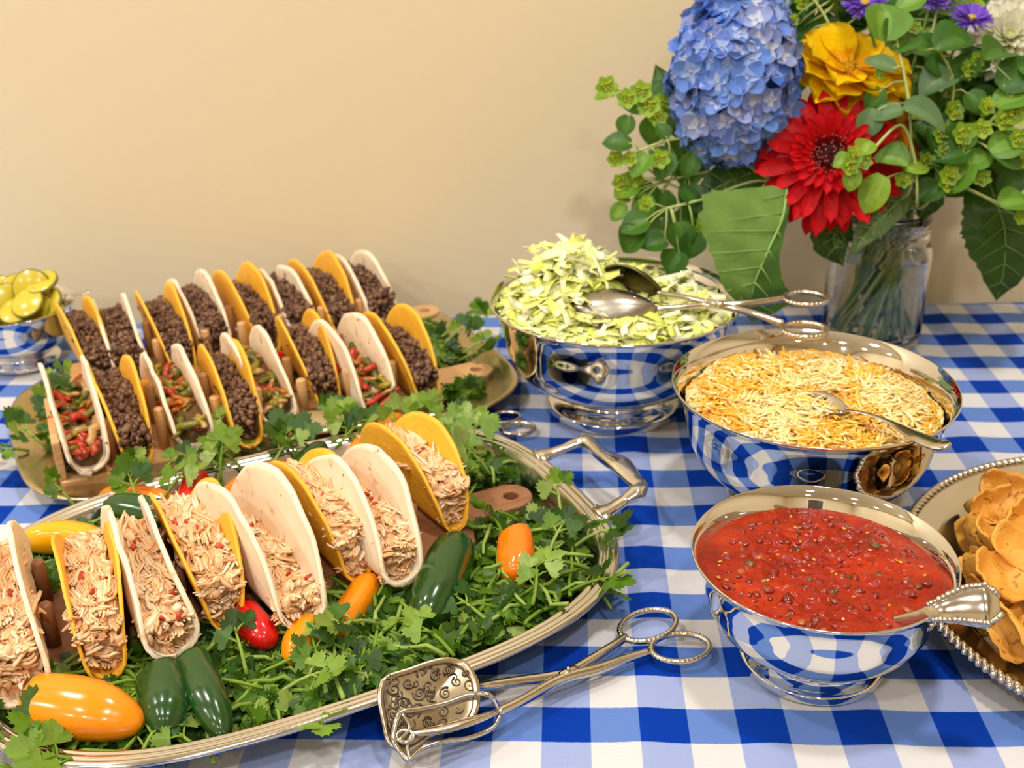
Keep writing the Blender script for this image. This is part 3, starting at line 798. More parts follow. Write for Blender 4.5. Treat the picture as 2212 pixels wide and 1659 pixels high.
for px, z, rot, k, sc in TOPC: chip(W(*px, z), rot, k, sc, True)
# ================================================================== peppers
def pep_mat(name, c, c2, c3=None):
    N = Nodes(name); col_ = N.mix(N.noise(14, 3), c, c2)
    if c3: col_ = N.mix(N.ramp(N.noise(9, 2), [(.6, 0.0), (.78, .7)]), col_, c3)
    N.set(Base_Color=col_, Roughness=.2, Coat_Weight=.35, Coat_Roughness=.08, Subsurface_Weight=.06, Subsurface_Scale=.004)
    N.bump(N.noise(22, 2), .12, .003); return N.m
PM = dict(yellow=pep_mat('yellow pepper skin', 'f7b30c', 'f2a306'), orange=pep_mat('orange pepper skin', 'f57f0a', 'ee6f06'), amber=pep_mat('amber pepper skin', 'f4960a', 'ee8207'),
          red=pep_mat('red pepper skin', 'd3140f', 'bd0d0b'), green=pep_mat('jalapeno skin', '1e4d16', '123a10', '3d5a14'))
M_pst = plain('pepper stem', '6f8a3a', .5, var='4c6a26', vscale=80)
PEPS, PLAB = [], []
def pepper(name, color, pts, R, tip, label, stem=False, lobes=.05, group='peppers tucked into the cilantro', seed=0, head=.8):
    """pts: (px, py, z) along the axis, stem end first; R radius in inches; tip = taper of the far end"""
    P3 = [W(px, py, z) for px, py, z in pts]; path = smooth_path(P3, 14 if len(P3) < 3 else 8); n = len(path)
    c = sum(P3, Vector())/len(P3); m = MB(); sd = 22; b = 0; prev = Vector((0, 0, 1))
    lens = [0]
    for i in range(1, n): lens.append(lens[-1]+(path[i]-path[i-1]).length)
    Ltot = lens[-1]; rows = []
    # add rounded ends
    prof = [(0, 0.0), (.015, .35), (.05, .62), (.12, head+.05), (.25, .98), (.4, 1.0), (.6, lerp(1, .93, tip)), (.75, lerp(.97, .74, tip)), (.88, lerp(.83, .45, tip)), (.95, lerp(.62, .26, tip)), (.985, lerp(.36, .14, tip)), (1, 0)]
    K = 30
    for k in range(K+1):
        f = .5-.5*math.cos(pi*k/K); s = f*Ltot
        i = 1
        while i < n-1 and lens[i] < s: i += 1
        q = (s-lens[i-1])/max(1e-6, lens[i]-lens[i-1]); p = path[i-1].lerp(path[i], q); tt = (path[i]-path[i-1]).normalized()
        av = (prev-tt*prev.dot(tt)); av = av.normalized() if av.length > 1e-5 else tt.orthogonal().normalized(); bi = tt.cross(av)
        rad = R*interp(prof, f)
        for j in range(sd):
            an = 2*pi*j/sd
            rr = rad*(1+lobes*math.cos(3*an+seed)*(1-f*.6)+lobes*.7*noise.noise((math.cos(an)*1.3+seed, math.sin(an)*1.3, f*3)))
            m.vert(p+bi*(math.cos(an)*rr)+av*(math.sin(an)*rr)-c)
    for k in range(K):
        for j in range(sd):
            j2 = (j+1) % sd; m.face(k*sd+j, k*sd+j2, (k+1)*sd+j2, (k+1)*sd+j)
    PEPS.extend((p, R) for p in path[::3]); PLAB.append((c, label))
    o = obj(name, m, PM[color], loc=c); tag(o, label, 'pepper', group)
    if stem:
        d = (path[0]-path[1]).normalized(); p0 = path[0]-c
        s = MB(); s.tube([p0-d*.1, p0+d*.02, p0+d*.08, p0+d*.3, p0+d*.5+Vector((0, 0, .08))], [R*.5, R*.52, R*.2, R*.14, R*.17], 10)
        obj('stem', s, M_pst, o)
    return o
pepper('sweet_pepper', 'yellow', [(228, 1178, 1.15), (140, 1160, 1.15), (46, 1168, 1.1)], .44, .25, 'fat yellow sweet pepper lying along the tray rim beside a corn taco')
pepper('jalapeno', 'green', [(222, 1098, 1.05), (310, 1105, 1.15), (425, 1140, 1.1)], .42, .3, 'big dark green jalapeno across the far side behind flour taco')
pepper('sweet_pepper', 'orange', [(212, 1078, .7), (300, 1075, .8), (402, 1098, .75)], .36, .5, 'orange sweet pepper half hidden behind the big jalapeno')
pepper('sweet_pepper', 'red', [(428, 1026, 1.0), (418, 1060, .9), (408, 1120, .7)], .40, .3, 'bright red sweet pepper at the far rim behind the corn taco', head=.95)
pepper('sweet_pepper', 'orange', [(640, 1012, .95), (560, 1030, .95), (470, 1080, .85)], .33, .5, 'orange sweet pepper behind the largest flour taco')
pepper('jalapeno', 'green', [(702, 962, .95), (660, 1000, .9), (610, 1055, .8)], .36, .3, 'dark jalapeno behind the corn taco, between two orange peppers')
pepper('sweet_pepper', 'amber', [(868, 902, .9), (812, 940, .95), (752, 988, .9)], .36, .4, 'long orange pepper leaning at the far rim between the two trays')
pepper('sweet_pepper', 'red', [(520, 1318, .9), (552, 1355, .95), (592, 1392, .82)], .40, .3, 'shiny red sweet pepper under the fifth taco, beside an orange pepper')
pepper('sweet_pepper', 'amber', [(672, 1335, .95), (648, 1385, .85), (626, 1434, .72)], .37, .45, 'orange pepper pointing out from under the largest flour taco')
pepper('sweet_pepper', 'amber', [(806, 1245, .85), (762, 1315, .72), (716, 1382, .6)], .38, .2, 'amber sweet pepper resting below the sixth taco')
pepper('jalapeno', 'green', [(990, 1165, 1.05), (950, 1270, .95), (910, 1352, .75)], .60, .12, 'largest jalapeno, glossy dark green, beside the last flour taco')
pepper('habanero_pepper', 'orange', [(1112, 1150, 1.05), (1118, 1205, .95), (1105, 1255, .8)], .47, .15, 'stubby orange habanero pepper near the board handle', lobes=.10, head=.85)
pepper('sweet_pepper', 'amber', [(50, 1520, 1.1), (180, 1532, 1.15), (312, 1566, 1.0)], .62, .62, 'large orange sweet pepper below the first flour taco', head=.9)
pepper('jalapeno', 'green', [(345, 1452, 1.0), (360, 1520, .98), (366, 1592, .8)], .54, .3, 'stout dark green jalapeno beside the large orange pepper', head=.9)
pepper('jalapeno', 'green', [(408, 1418, 1.05), (445, 1500, 1.05), (488, 1592, .8)], .42, .45, 'slim dark green jalapeno lying against the stout jalapeno', head=.95)
GB = 'peppers in the beef taco tray'
pepper('sweet_pepper', 'yellow', [(330, 832, 1.5), (278, 858, 1.4)], .32, .3, 'yellow sweet pepper between the two rows of tacos', group=GB)
pepper('sweet_pepper', 'amber', [(530, 955, .5), (572, 945, .45)], .3, .3, 'orange pepper under the fourth corn taco of the maple board', group=GB)
pepper('sweet_pepper', 'amber', [(600, 930, .5), (650, 905, .45)], .26, .3, 'orange pepper under the fifth taco of the maple board', group=GB)
pepper('sweet_pepper', 'red', [(565, 782, 1.3), (618, 772, 1.3)], .28, .3, 'red sweet pepper between the two rows of tacos', group=GB)
pepper('sweet_pepper', 'orange', [(768, 730, 1.3), (800, 718, 1.3)], .28, .3, 'orange sweet pepper between the two rows of tacos', group=GB)
pepper('sweet_pepper', 'amber', [(455, 800, 1.2), (500, 788, 1.2)], .28, .3, 'amber sweet pepper between the two rows of tacos', group=GB)
# ================================================================== cilantro
def leaf_shader(name, rough=.4, tl=.3, var=.15, coat=0, vs_=120, glow=.5, spec=.35):
    N = Nodes(name); N.set(Roughness=rough)
    a = N.n.new('ShaderNodeVertexColor'); a.layer_name = 'Col'
    dark = N.mix(1.0, a.outputs[0], (1-var*2.2,)*3, 'MULTIPLY'); c = N.mix(N.noise(vs_, 3), a.outputs[0], dark)
    N.set(Base_Color=c); N.b.inputs['Specular IOR Level'].default_value = spec
    N.bump(N.noise(180, 3), .25, .0008)
    tr = N.n.new('ShaderNodeBsdfTranslucent'); N.link(N.mix(glow, c, (.60, .80, .15)), tr.inputs[0])
    mx = N.n.new('ShaderNodeMixShader'); mx.inputs[0].default_value = tl
    N.link(N.b.outputs[0], mx.inputs[1]); N.link(tr.outputs[0], mx.inputs[2]); N.link(mx.outputs[0], N.n['Material Output'].inputs[0])
    return N.m
M_cil = leaf_shader('cilantro leaf')
CILC = ['3f6a14', '4f7e18', '335a12', '628f1e', '476f1a', '72a026', '2d5012', '8aae34', '3c6a26', '547f34', 'a3bf52']
STEMC = ['98bf3e', 'acd052', '8ab036', 'bddb6c']
def cil_leaf(seed):
    """three-lobed toothed fan leaf, stalk end at the origin, length about 1"""
    rnd = random.Random(seed); m = MB(); pts = []
    for lobe, (a0, L, wd) in enumerate(((-62, .72, 30), (0, .98, 30), (62, .72, 30))):
        for k in range(-4, 5):
            f = k/4.3; a = math.radians(a0+f*wd*1.0)
            r = L*(1-.26*f*f)*((1.0 if k % 2 == 0 else .84)+rnd.uniform(-.04, .04))
            pts.append((math.sin(a)*r, math.cos(a)*r*.95))
    pts = [(-.14, -.02)]+pts+[(.14, -.02)]
    b = m.vert((0, 0, 0)); cv = rnd.uniform(-.35, .5); fold = rnd.uniform(-.2, .35)
    def zz(x, y): return cv*.35*(y*y)+fold*abs(x)*.5+.07*noise.noise((x*3, y*3, seed))
    mid = [m.vert((x*.5, y*.52, zz(x*.5, y*.52)-.015)) for x, y in pts]; outr = [m.vert((x, y, zz(x, y))) for x, y in pts]
    for i in range(len(pts)-1):
        m.face(b, mid[i+1], mid[i]); m.face(mid[i], mid[i+1], outr[i+1], outr[i])
    return m
CLV = [cil_leaf(i) for i in range(7)]
def rot_to(nrm, yaw):
    q = Vector((0, 0, 1)).rotation_difference(Vector(nrm).normalized()).to_matrix()
    return q @ Matrix.Rotation(yaw, 3, 'Z')
def put_leaf(m, p, nrm, yaw, s, rnd, c=None):
    m.col = lin(c or rnd.choice(CILC)); Mx = (rot_to(nrm, yaw)*s).to_4x4(); Mx.translation = Vector(p); m.add(rnd.choice(CLV), Mx); m.col = None
def bed(name, label, T, hole, top, n, seed, nst):
    rnd = random.Random(seed); m = MB(); ca, sa = math.cos(T['ang']), math.sin(T['ang'])
    k = 0
    while k < n:
        x, y = rnd.uniform(-1, 1)*(T['a']-.9), rnd.uniform(-1, 1)*(T['b']-.9)
        rr = (abs(x/(T['a']-.85))**T['n']+abs(y/(T['b']-.85))**T['n'])
        if rr > 1 or hole(x, y): continue
        k += 1
        zt = top(x, y); z = rnd.uniform(.25, 1)**.6*zt
        edge = max(0, rr-.7)*2
        z = max(.2+.45*max(0, rr-.7)*3, z*(1-.15*edge))
        nrm = Vector((rnd.gauss(0, .55)+x*.03, rnd.gauss(0, .55)-.2, 1))
        s = rnd.uniform(.26, .52)
        wp = G(*T['c'])+Matrix.Rotation(T['ang'], 3, 'Z') @ Vector((x, y, 0))
        for q, R_ in PEPS:
            if abs(q.x-wp.x) < R_*1.15 and abs(q.y-wp.y) < R_*1.15: z = min(z, max(.15, q.z-R_*.8-ZT))
        put_leaf(m, (x, y, z), nrm, rnd.uniform(0, 6.3), s, rnd)
    for k in range(nst):
        while True:
            x, y = rnd.uniform(-1, 1)*(T['a']-1.3), rnd.uniform(-1, 1)*(T['b']-1.3)
            if not hole(x, y): break
        a = rnd.uniform(0, 6.3); L = rnd.uniform(.7, 2.2); z = top(x, y)*rnd.uniform(.75, 1.12)
        m.col = lin(rnd.choice(STEMC)); d = Vector((math.cos(a), math.sin(a), rnd.uniform(-.12, .12))); sd = d.orthogonal()
        m.tube([Vector((x, y, z))+d*(L*f)+sd*(.25*L*f*(1-f))*rnd.uniform(-1, 1)+Vector((0, 0, -.3*f*f)) for f in (-.5, -.25, 0, .25, .5)], [.055, .052, .05, .045, .035], 5)
    o = obj(name, m, M_cil, loc=G(*T['c'], ZT), rot=(0, 0, T['ang'])); tag(o, label, 'cilantro', kind='stuff'); return o
def topF(x, y): return .75+.22*noise.noise((x*.6, y*.6, 1))+.15*(1 if x > 3.5 else 0)
bed('cilantro_bed', 'thick bed of green cilantro sprigs around the chicken tacos', FT, lambda x, y: abs(y-.2) < 1.3 and x < 4.3 and x > -7 or (abs(y-.44) < .95 and 3.6 < x < 7), topF, 5200, 31, 420)
def topB(x, y): return .6+.2*noise.noise((x*.6, y*.6, 5))+.3*(1 if x > 4.5 else 0)
bed('cilantro_bed', 'cilantro scattered around the boards of the beef taco tray', BT, lambda x, y: (x > 4.2 and (abs(y+1.9) < .95 or abs(y-3.6) < .95)) or (x < 5 and abs(y) < 4.6 and noise.noise((x*.8, y*.8, 3)) < .1) or (abs(x) < 4.5 and y < -3.5) or (x < -4.5 and abs(y-.5) > 1.6), topB, 1100, 32, 80)
def sprig(p, yaw, tilt, n, size, seed, label, group='loose cilantro sprigs', light=False, L=1.0):
    size *= .68; p = p-Vector((0, 0, .22))
    rnd = random.Random(seed); t = thing('cilantro_sprig', label, 'cilantro', p, (tilt, 0, yaw), group)
    m = MB(); m.col = lin(rnd.choice(STEMC)); bend = rnd.uniform(-.25, .25)
    ax = lambda f: Vector((bend*f*f*L, f*L, .10*math.sin(f*2.5)))
    m.tube([ax(f/6) for f in range(7)], [.05, .048, .045, .042, .038, .034, .03], 6)
    lf = []
    for k in range(n):
        f = 1-.30*(k//2) if k else 1.0; s = 0 if k == 0 else (1 if k % 2 else -1)
        st = ax(max(.2, f)); d = Vector((s*.75, .65, .12)).normalized(); Ls = size*.5 if k else .12
        e = st+d*Ls; m.tube([st, st+d*Ls*.5+Vector((0, 0, .04)), e], [.028, .025, .02], 5)
        lf.append((e, math.atan2(-d.x, d.y), size*rnd.uniform(.85, 1.15)*(1.1 if k == 0 else .9)))
    obj('stem', m, M_cil, t)
    for e, yw, s in lf:
        l = MB(); put_leaf(l, (0, 0, 0), (rnd.gauss(0, .3), rnd.gauss(0, .3)-.1, 1), yw, s, rnd, rnd.choice(['9cc04a', '88b03a', 'b4d070']) if light else None)
        obj('leaf', l, M_cil, t, loc=e)
    return t
SPR = [  # px, py, z, yaw, tilt, leaves, size, light
    ((1060, 1010), 1.3, 70, 35, 5, .8, 1), ((1000, 960), 1.3, 20, 30, 5, .75, 1), ((1215, 1110), 1.15, 10, 25, 3, .75, 0), ((1120, 1110), 1.25, 100, 30, 3, .65, 0),
    ((1240, 1165), 1.1, -70, 20, 5, .8, 0), ((1180, 1190), 1.1, -30, 25, 4, .75, 0), ((1150, 1290), 1.15, -20, 20, 5, .85, 1), ((1060, 1330), 1.0, 60, 15, 4, .8, 0), ((1230, 1260), 1.05, -80, 10, 5, .8, 0),
    ((980, 1400), 1.0, 40, 15, 3, .75, 1), ((820, 1330), 1.0, 110, 20, 4, .75, 0), ((700, 1450), .95, 30, 20, 5, .7, 0),
    ((600, 1480), .95, -70, 15, 4, .75, 1), ((530, 1440), 1.0, 20, 25, 3, .75, 0), ((690, 1500), .9, 190, 15, 3, .75, 1), ((450, 1620), .9, 60, 10, 4, .75, 0),
    ((290, 1640), .9, -10, 12, 5, .85, 0), ((120, 1630), 1.05, 30, 25, 5, .9, 0), ((200, 1640), 1.0, 80, 15, 5, .85, 0), ((15, 1590), 1.1, 60, 25, 5, .85, 0), ((20, 1640), 1.0, 100, 20, 5, .9, 0),     ((350, 1450), 1.05, 150, 10, 3, .7, 0), ((80, 1270), 1.2, 90, 30, 3, .7, 0), ((300, 1060), 1.0, 20, 40, 5, .6, 0), ((330, 1030), .95, -40, 30, 4, .6, 0), ((500, 960), 1.1, 20, 40, 3, .6, 1), ((560, 960), .95, 60, 20, 5, .6, 0),
    ((680, 930), 1.0, -20, 25, 5, .6, 0), ((740, 920), 1.0, 40, 25, 5, .65, 0), ((850, 950), 1.2, -15, 55, 3, .7, 1), ((930, 880), 1.0, 10, 30, 3, .6, 0), ((170, 1090), 1.0, 80, 40, 3, .55, 0), ((600, 940), .9, 100, 15, 5, .6, 0), ((300, 1086), 1.2, 30, 30, 5, .85, 0), ((345, 1070), 1.2, -40, 25, 5, .85, 1), ((475, 1024), 1.2, 10, 45, 5, .85, 1), ((525, 1002), 1.2, 60, 25, 5, .85, 0), ((590, 986), 1.2, -30, 30, 5, .85, 0), ((635, 972), 1.2, 20, 25, 5, .9, 0), ((685, 962), 1.2, 80, 25, 5, .85, 0), ((725, 952), 1.2, -60, 25, 5, .9, 0), ((765, 942), 1.2, 30, 30, 5, .85, 1), ((930, 939), 1.2, 10, 35, 5, .9, 1), ((965, 949), 1.2, -50, 30, 5, .9, 1), ((1010, 979), 1.2, -20, 35, 5, .95, 1), ((790, 900), .95, -50, 20, 4, .6, 0)]
for i, (px, z, yw, tl, n, s, lt) in enumerate(SPR):
    sprig(W(*px, z), math.radians(yw), math.radians(tl), n, s, 200+i, '%s cilantro sprig beside the %s' % ('pale green' if lt else 'dark green', ' '.join(min(PLAB, key=lambda q: (q[0]-W(*px, z)).length)[1].replace(',', '').split()[:9])), light=bool(lt))
SPB = [((1005, 690), 1.0, -70, 20, 5, .75), ((960, 730), 1.2, -60, 25, 5, .8), ((1000, 750), 1.1, -80, 20, 5, .8), ((985, 770), .9, -100, 20, 4, .7), ((1010, 715), 1.2, -30, 35, 3, .7), ((110, 900), 1.2, 10, 50, 5, .8), ((95, 950), 1.0, 80, 30, 5, .8), ((110, 860), 1.4, -20, 60, 3, .7), ((60, 960), .95, 120, 15, 5, .7), ((20, 950), .95, 100, 10, 4, .7), ((120, 985), .8, -150, 10, 4, .7), ((880, 870), .9, 100, 20, 4, .7)]
for i, (px, z, yw, tl, n, s) in enumerate(SPB):
    sprig(W(*px, z), math.radians(yw), math.radians(tl), n, s, 300+i, 'leafy cilantro sprig on the beef taco tray, near the %s' % ('pickle bowl' if px[0] < 500 else 'board handles'), 'cilantro sprigs on the beef taco tray')
# ================================================================== tongs and spoons
M_oxid = silver('oxidised engraving', '6e6250', .35, '4a4032', .5, 60)
M_eng = (lambda N: (N.set(Metallic=1.0, Roughness=.2, Base_Color='d2bd97'), N.m)[1])(Nodes('paddle silver'))
def ringpts(c, r, nrm=(0, 0, 1), n=28, sq=1.0, ang=0):
    q = rot_to(nrm, ang); return [Vector(c)+q @ Vector((r*math.cos(2*pi*i/n), r*sq*math.sin(2*pi*i/n), 0)) for i in range(n)]
def aring(a, b, sq, n=40):
    c = (a+b)/2; u = (b-a)/2; v = Vector((0, 0, 1)).cross(u)*sq
    return [c+u*math.cos(2*pi*i/n)+v*math.sin(2*pi*i/n) for i in range(n)]
def beads(m, pts, r, step=1):
    for p in pts[::step]: m.lump(p, r, random.Random(1), (1, 1, .8), .05)
def spiral(m, c, ux, uy, nrm, r0, turns, rad, start=0.0, hand=1, n=22):
    pts = []
    for i in range(n):
        f = i/(n-1); r = r0*(1-f*.88); a = start+hand*f*turns*2*pi
        pts.append(c+ux*(r*math.cos(a))+uy*(r*math.sin(a))+nrm*.012)
    m.tube(pts, [rad*(1-.5*i/(n-1)) for i in range(n)], 5)
def pastry_tongs():
    t = thing('pastry_tongs', 'silver pastry tongs with engraved paddle leaning on the chicken taco tray', 'tongs', W(1225, 1455, .1))
    o = W(1225, 1455, .1); L = lambda p: p-o
    zz = lambda px, py: .12+max(0, 1628-py)/203*1.15+max(0, 1000-px)/190*.38
    w = lambda px, py, z=None: L(W(px, py, zz(px, py) if z is None else z))
    # paddle: bulged plate, outline from its corners
    out = [(822, 1470), (840, 1456), (880, 1444), (925, 1428), (965, 1420), (998, 1427), (1012, 1436), (1030, 1462), (1036, 1490), (1034, 1530), (1018, 1560), (985, 1575), (930, 1592), (905, 1612), (880, 1627), (860, 1625), (836, 1605), (824, 1560), (815, 1505)]
    m = MB(); P3 = [w(*p) for p in out]; c = w(925, 1520); rings = [.0, .35, .7, .93, 1.0]
    nrm = (P3[4]-P3[14]).cross(P3[0]-P3[8]).normalized()
    if nrm.z < 0: nrm = -nrm
    n = len(P3); idx = []
    sp = smooth_path(P3+[P3[0]], 3)[:-1]; n = len(sp)
    for k, f in enumerate(rings[1:]):
        idx.append([m.vert(c.lerp(p, f)+nrm*(.05*(1-f*f)+(.03 if k == 3 else 0))) for p in sp])
    cv = m.vert(c+nrm*.05)
    for i in range(n):
        i2 = (i+1) % n; m.face(cv, idx[0][i], idx[0][i2])
        for k in range(len(idx)-1): m.face(idx[k][i], idx[k+1][i], idx[k+1][i2], idx[k][i2])
    pad = obj('paddle', m, M_worn, t, solid=.045); pad['label'] = 'engraved silver paddle'
    ux = (w(1020, 1490)-w(830, 1500)).normalized(); uy = nrm.cross(ux)
    e = MB()
    for px, py, r, tr, st, hd in [(850, 1490, .14, 1.6, 2, 1), (880, 1478, .12, 1.5, 0, -1), (905, 1500, .15, 1.8, 3, 1), (940, 1462, .12, 1.5, 1, 1), (970, 1450, .13, 1.6, 4, -1), (985, 1475, .11, 1.4, 2, 1), (930, 1505, .12, 1.5, 5, -1), (960, 1500, .13, 1.7, 1, 1), (1000, 1500, .10, 1.4, 0, -1), (870, 1520, .12, 1.5, 3, -1), (900, 1535, .13, 1.6, 0, 1), (955, 1540, .12, 1.5, 2, -1), (990, 1530, .12, 1.4, 4, 1), (925, 1565, .11, 1.4, 1, 1), (865, 1570, .10, 1.4, 3, 1), (850, 1545, .09, 1.3, 1, -1), (895, 1590, .09, 1.3, 0, 1), (1005, 1455, .08, 1.2, 3, 1)]:
        spiral(e, w(px, py)+nrm*.085, ux, uy, nrm, r, tr, .022, st, hd)
    rnd = random.Random(77)
    for k in range(46):
        px, py = rnd.uniform(838, 1018), rnd.uniform(1440, 1600)
        if py > 1600-(px-860)*.25 or py < 1462-(px-838)*.2: continue
        spiral(e, w(px, py)+nrm*.07, ux, uy, nrm, rnd.uniform(.06, .13), rnd.uniform(.6, 1.3), .02, rnd.random()*6, rnd.choice((1, -1)), 14)
    inner = [c.lerp(p, .86)+nrm*.085 for p in sp]; e.tube(inner, .018, 5, close=True)
    obj('engraving', e, M_oxid, pad)
    # arm to the paddle and its ring
    m = MB()
    a1 = [w(1005, 1488), w(1045, 1483, .62), w(1120, 1472, .5), w(1195, 1462, .42), w(1230, 1453, .4), w(1270, 1430, .38), w(1320, 1398, .34), w(1352, 1376, .3)]
    pts = smooth_path(a1, 5); m.tube(pts, [.09+.035*math.sin(pi*i/(len(pts)-1)) for i in range(len(pts))], 10)
    obj('arm', m, M_ware, t)
    m = MB(); rp = aring(L(W(1346, 1376, .3)), L(W(1452, 1326, .3)), .68); m.tube(rp, .068, 10, close=True); beads(m, rp, .088, 1); obj('finger_ring', m, M_ware, t)
    m = MB()
    a2 = [w(1075, 1538, .55), w(1120, 1518, .52), w(1190, 1478, .46), w(1235, 1460, .42), w(1290, 1446, .36), w(1350, 1424, .3), w(1402, 1408, .26)]
    pts = smooth_path(a2, 5); m.tube(pts, [.09+.035*math.sin(pi*i/(len(pts)-1)) for i in range(len(pts))], 10); obj('arm', m, M_ware, t)
    m = MB(); rp = aring(L(W(1408, 1408, .26)), L(W(1530, 1390, .24)), .72); m.tube(rp, .068, 10, close=True); beads(m, rp, .088, 1); obj('finger_ring', m, M_ware, t)
    m = MB(); pv = w(1228, 1457, .42); d = (w(1270, 1430, .4)-w(1190, 1478, .4)).normalized()
    m.tube([pv-d*.25, pv-d*.2, pv+d*.2, pv+d*.25], [.1, .15, .15, .1], 12); m.lump(pv+Vector((0, 0, .15)), .07, random.Random(1), jit=.02); obj('pivot', m, M_ware, t)
    # lower prong: pierced frame with a leaf end
    m = MB()
    v_ = lambda px, py: L(W(px, py, zz(px, py)+.2))
    fr = [w(1078, 1535, .55), v_(1060, 1503), v_(1020, 1500), v_(960, 1520), v_(905, 1532), v_(868, 1538), v_(856, 1560), v_(850, 1598), v_(868, 1628), v_(885, 1640), v_(910, 1618), v_(960, 1602), w(1020, 1592, .3), w(1065, 1570, .35), w(1080, 1545, .5)]
    m.tube(smooth_path(fr, 5), .055, 8)
    m.tube(smooth_path([w(1078, 1536, .56), v_(1010, 1560), v_(940, 1578), v_(892, 1582)], 6), [.06+.07*math.sin(pi*i/18) for i in range(19)], 8, flat=.6)
    m.tube(ringpts(v_(875, 1590), .17, (.1, -.4, 1), 18, .72), .04, 8, close=True)
    m.tube(smooth_path([v_(868, 1540), v_(885, 1572), v_(860, 1600)], 4), .04, 8)
    m.tube(smooth_path([v_(892, 1582), v_(880, 1610), v_(885, 1638)], 4), .04, 8)
    pr = obj('prong_frame', m, M_ware, t); pr['label'] = 'pierced silver lower prong'
pastry_tongs()
def back_tongs():
    o = W(1000, 905, .75); L = lambda p: p-o
    t = thing('pastry_tongs', 'silver pastry tongs lying on the brim of the beef taco tray', 'tongs', o)
    w = lambda px, py, z: L(W(px, py, z)); m = MB()
    c = [w(648, 885, 1.35), w(770, 872, 1.2), w(800, 925, .95), w(668, 940, 1.0)]
    def fn(i, j):
        u, v = i/7, j/5; p = c[0].lerp(c[1], u).lerp(c[3].lerp(c[2], u), v); return p+Vector((0, 0, .12*math.sin(pi*u)*math.sin(pi*v)))
    m.grid(fn, 8, 6); obj('paddle', m, M_worn, t, solid=.05)
    for y0, y1, rc, rr in ((898, 905, (1090, 902), .48), (912, 925, (1118, 926), .52)):
        m = MB(); m.tube(smooth_path([w(760, 900, 1.05), w(860, (900+y0)/2, .95), w(960, y0, .85), w(1040, y0+2, .6), w(rc[0]-28, rc[1], .3)], 5), .07, 8); obj('arm', m, M_ware, t)
        m = MB(); rp = ringpts(w(*rc, .22), rr, (0, 0, 1), 28, .8); m.tube(rp, .07, 8, close=True); obj('finger_ring', m, M_ware, t)
back_tongs()
def spoon_bowl(m, tip, heel, nrm, wid, depth, n=14, k=9):
    """scoop between tip and heel; nrm points out of the hollow"""
    ax = heel-tip; L = ax.length; ax = ax.normalized(); nrm = (nrm-ax*nrm.dot(ax)).normalized(); sd = ax.cross(nrm)
    b = len(m.v)
    def fn(i, j):
        u = i/(n-1); v = j/(k-1)*2-1; hw = wid/2*(math.sin(pi*min(1, .03+u*.97))**.62)*(1.08-.3*u)
        d = -depth*(1-v*v)*math.sin(pi*min(1, .06+u*.9))**.7
        return tip+ax*(u*L)+sd*(hw*v)+nrm*d
    m.grid(fn, n, k)
def salad_tongs():
    o = W(1565, 660, 4.05); L = lambda p: p-o
    t = thing('salad_tongs', 'silver scissor tongs with engraved spoon ends resting on the lettuce', 'tongs', o)
    w = lambda px, py, z: L(W(px, py, z))
    m = MB(); spoon_bowl(m, w(1228, 668, 4.02), w(1420, 668, 4.18), Vector((.1, .55, -.9)), 1.6, .48); s1 = obj('spoon_bowl', m, silver('grey spoon silver', 'a8a296', .25, '7a7262', .5, 50), t, solid=.05); s1['label'] = 'engraved convex spoon end'
    e = MB(); c = w(1330, 655, 4.38)
    ux = (w(1400, 660, 4.4)-w(1260, 660, 4.4)).normalized(); uy = Vector((0, .7, .7))
    rnd = random.Random(2)
    for k in range(16):
        q = c+ux*rnd.uniform(-.85, .6)+uy*rnd.uniform(-.42, .15); spiral(e, q+Vector((0, -.04, .02)), ux, uy, Vector((0, -.7, .7)), rnd.uniform(.08, .16), 1.5, .014, rnd.random()*6, rnd.choice((1, -1)))
    obj('engraving', e, M_ware, s1)
    m = MB(); spoon_bowl(m, w(1305, 590, 4.75), w(1425, 630, 4.45), Vector((.2, -.75, -.35)), 1.3, .4); obj('spoon_bowl', m, silver('dark spoon silver', '7a7048', .25, '4c4426', .6, 40), t, solid=.05)  # rear spoon end, a darker silver than the front one
    for pts in ([w(1412, 668, 4.18), w(1470, 664, 4.2), w(1545, 660, 4.22), w(1620, 675, 4.15), w(1690, 699, 4.05)], [w(1420, 632, 4.45), w(1478, 642, 4.38), w(1550, 657, 4.28), w(1620, 655, 4.3), w(1695, 645, 4.3)]):
        m = MB(); pp = smooth_path(pts, 6); m.tube(pp, [.07+.05*(i/(len(pp)-1)) for i in range(len(pp))], 8); beads(m, [p+Vector((0, 0, .05)) for p in pp[10:]], .07); obj('arm', m, M_ware, t)
    for c, r in ((w(1738, 713, 4.0), .62), (w(1740, 645, 4.3), .62)):
        m = MB(); rp = ringpts(c, r, (0, 0, 1), 30, .85); m.tube(rp, .085, 8, close=True); beads(m, rp, .11, 1); obj('finger_ring', m, M_ware, t)
    m = MB(); m.lump(w(1555, 659, 4.28), .15, rnd, (1.3, 1, .7), .05); obj('pivot', m, M_ware, t)
salad_tongs()
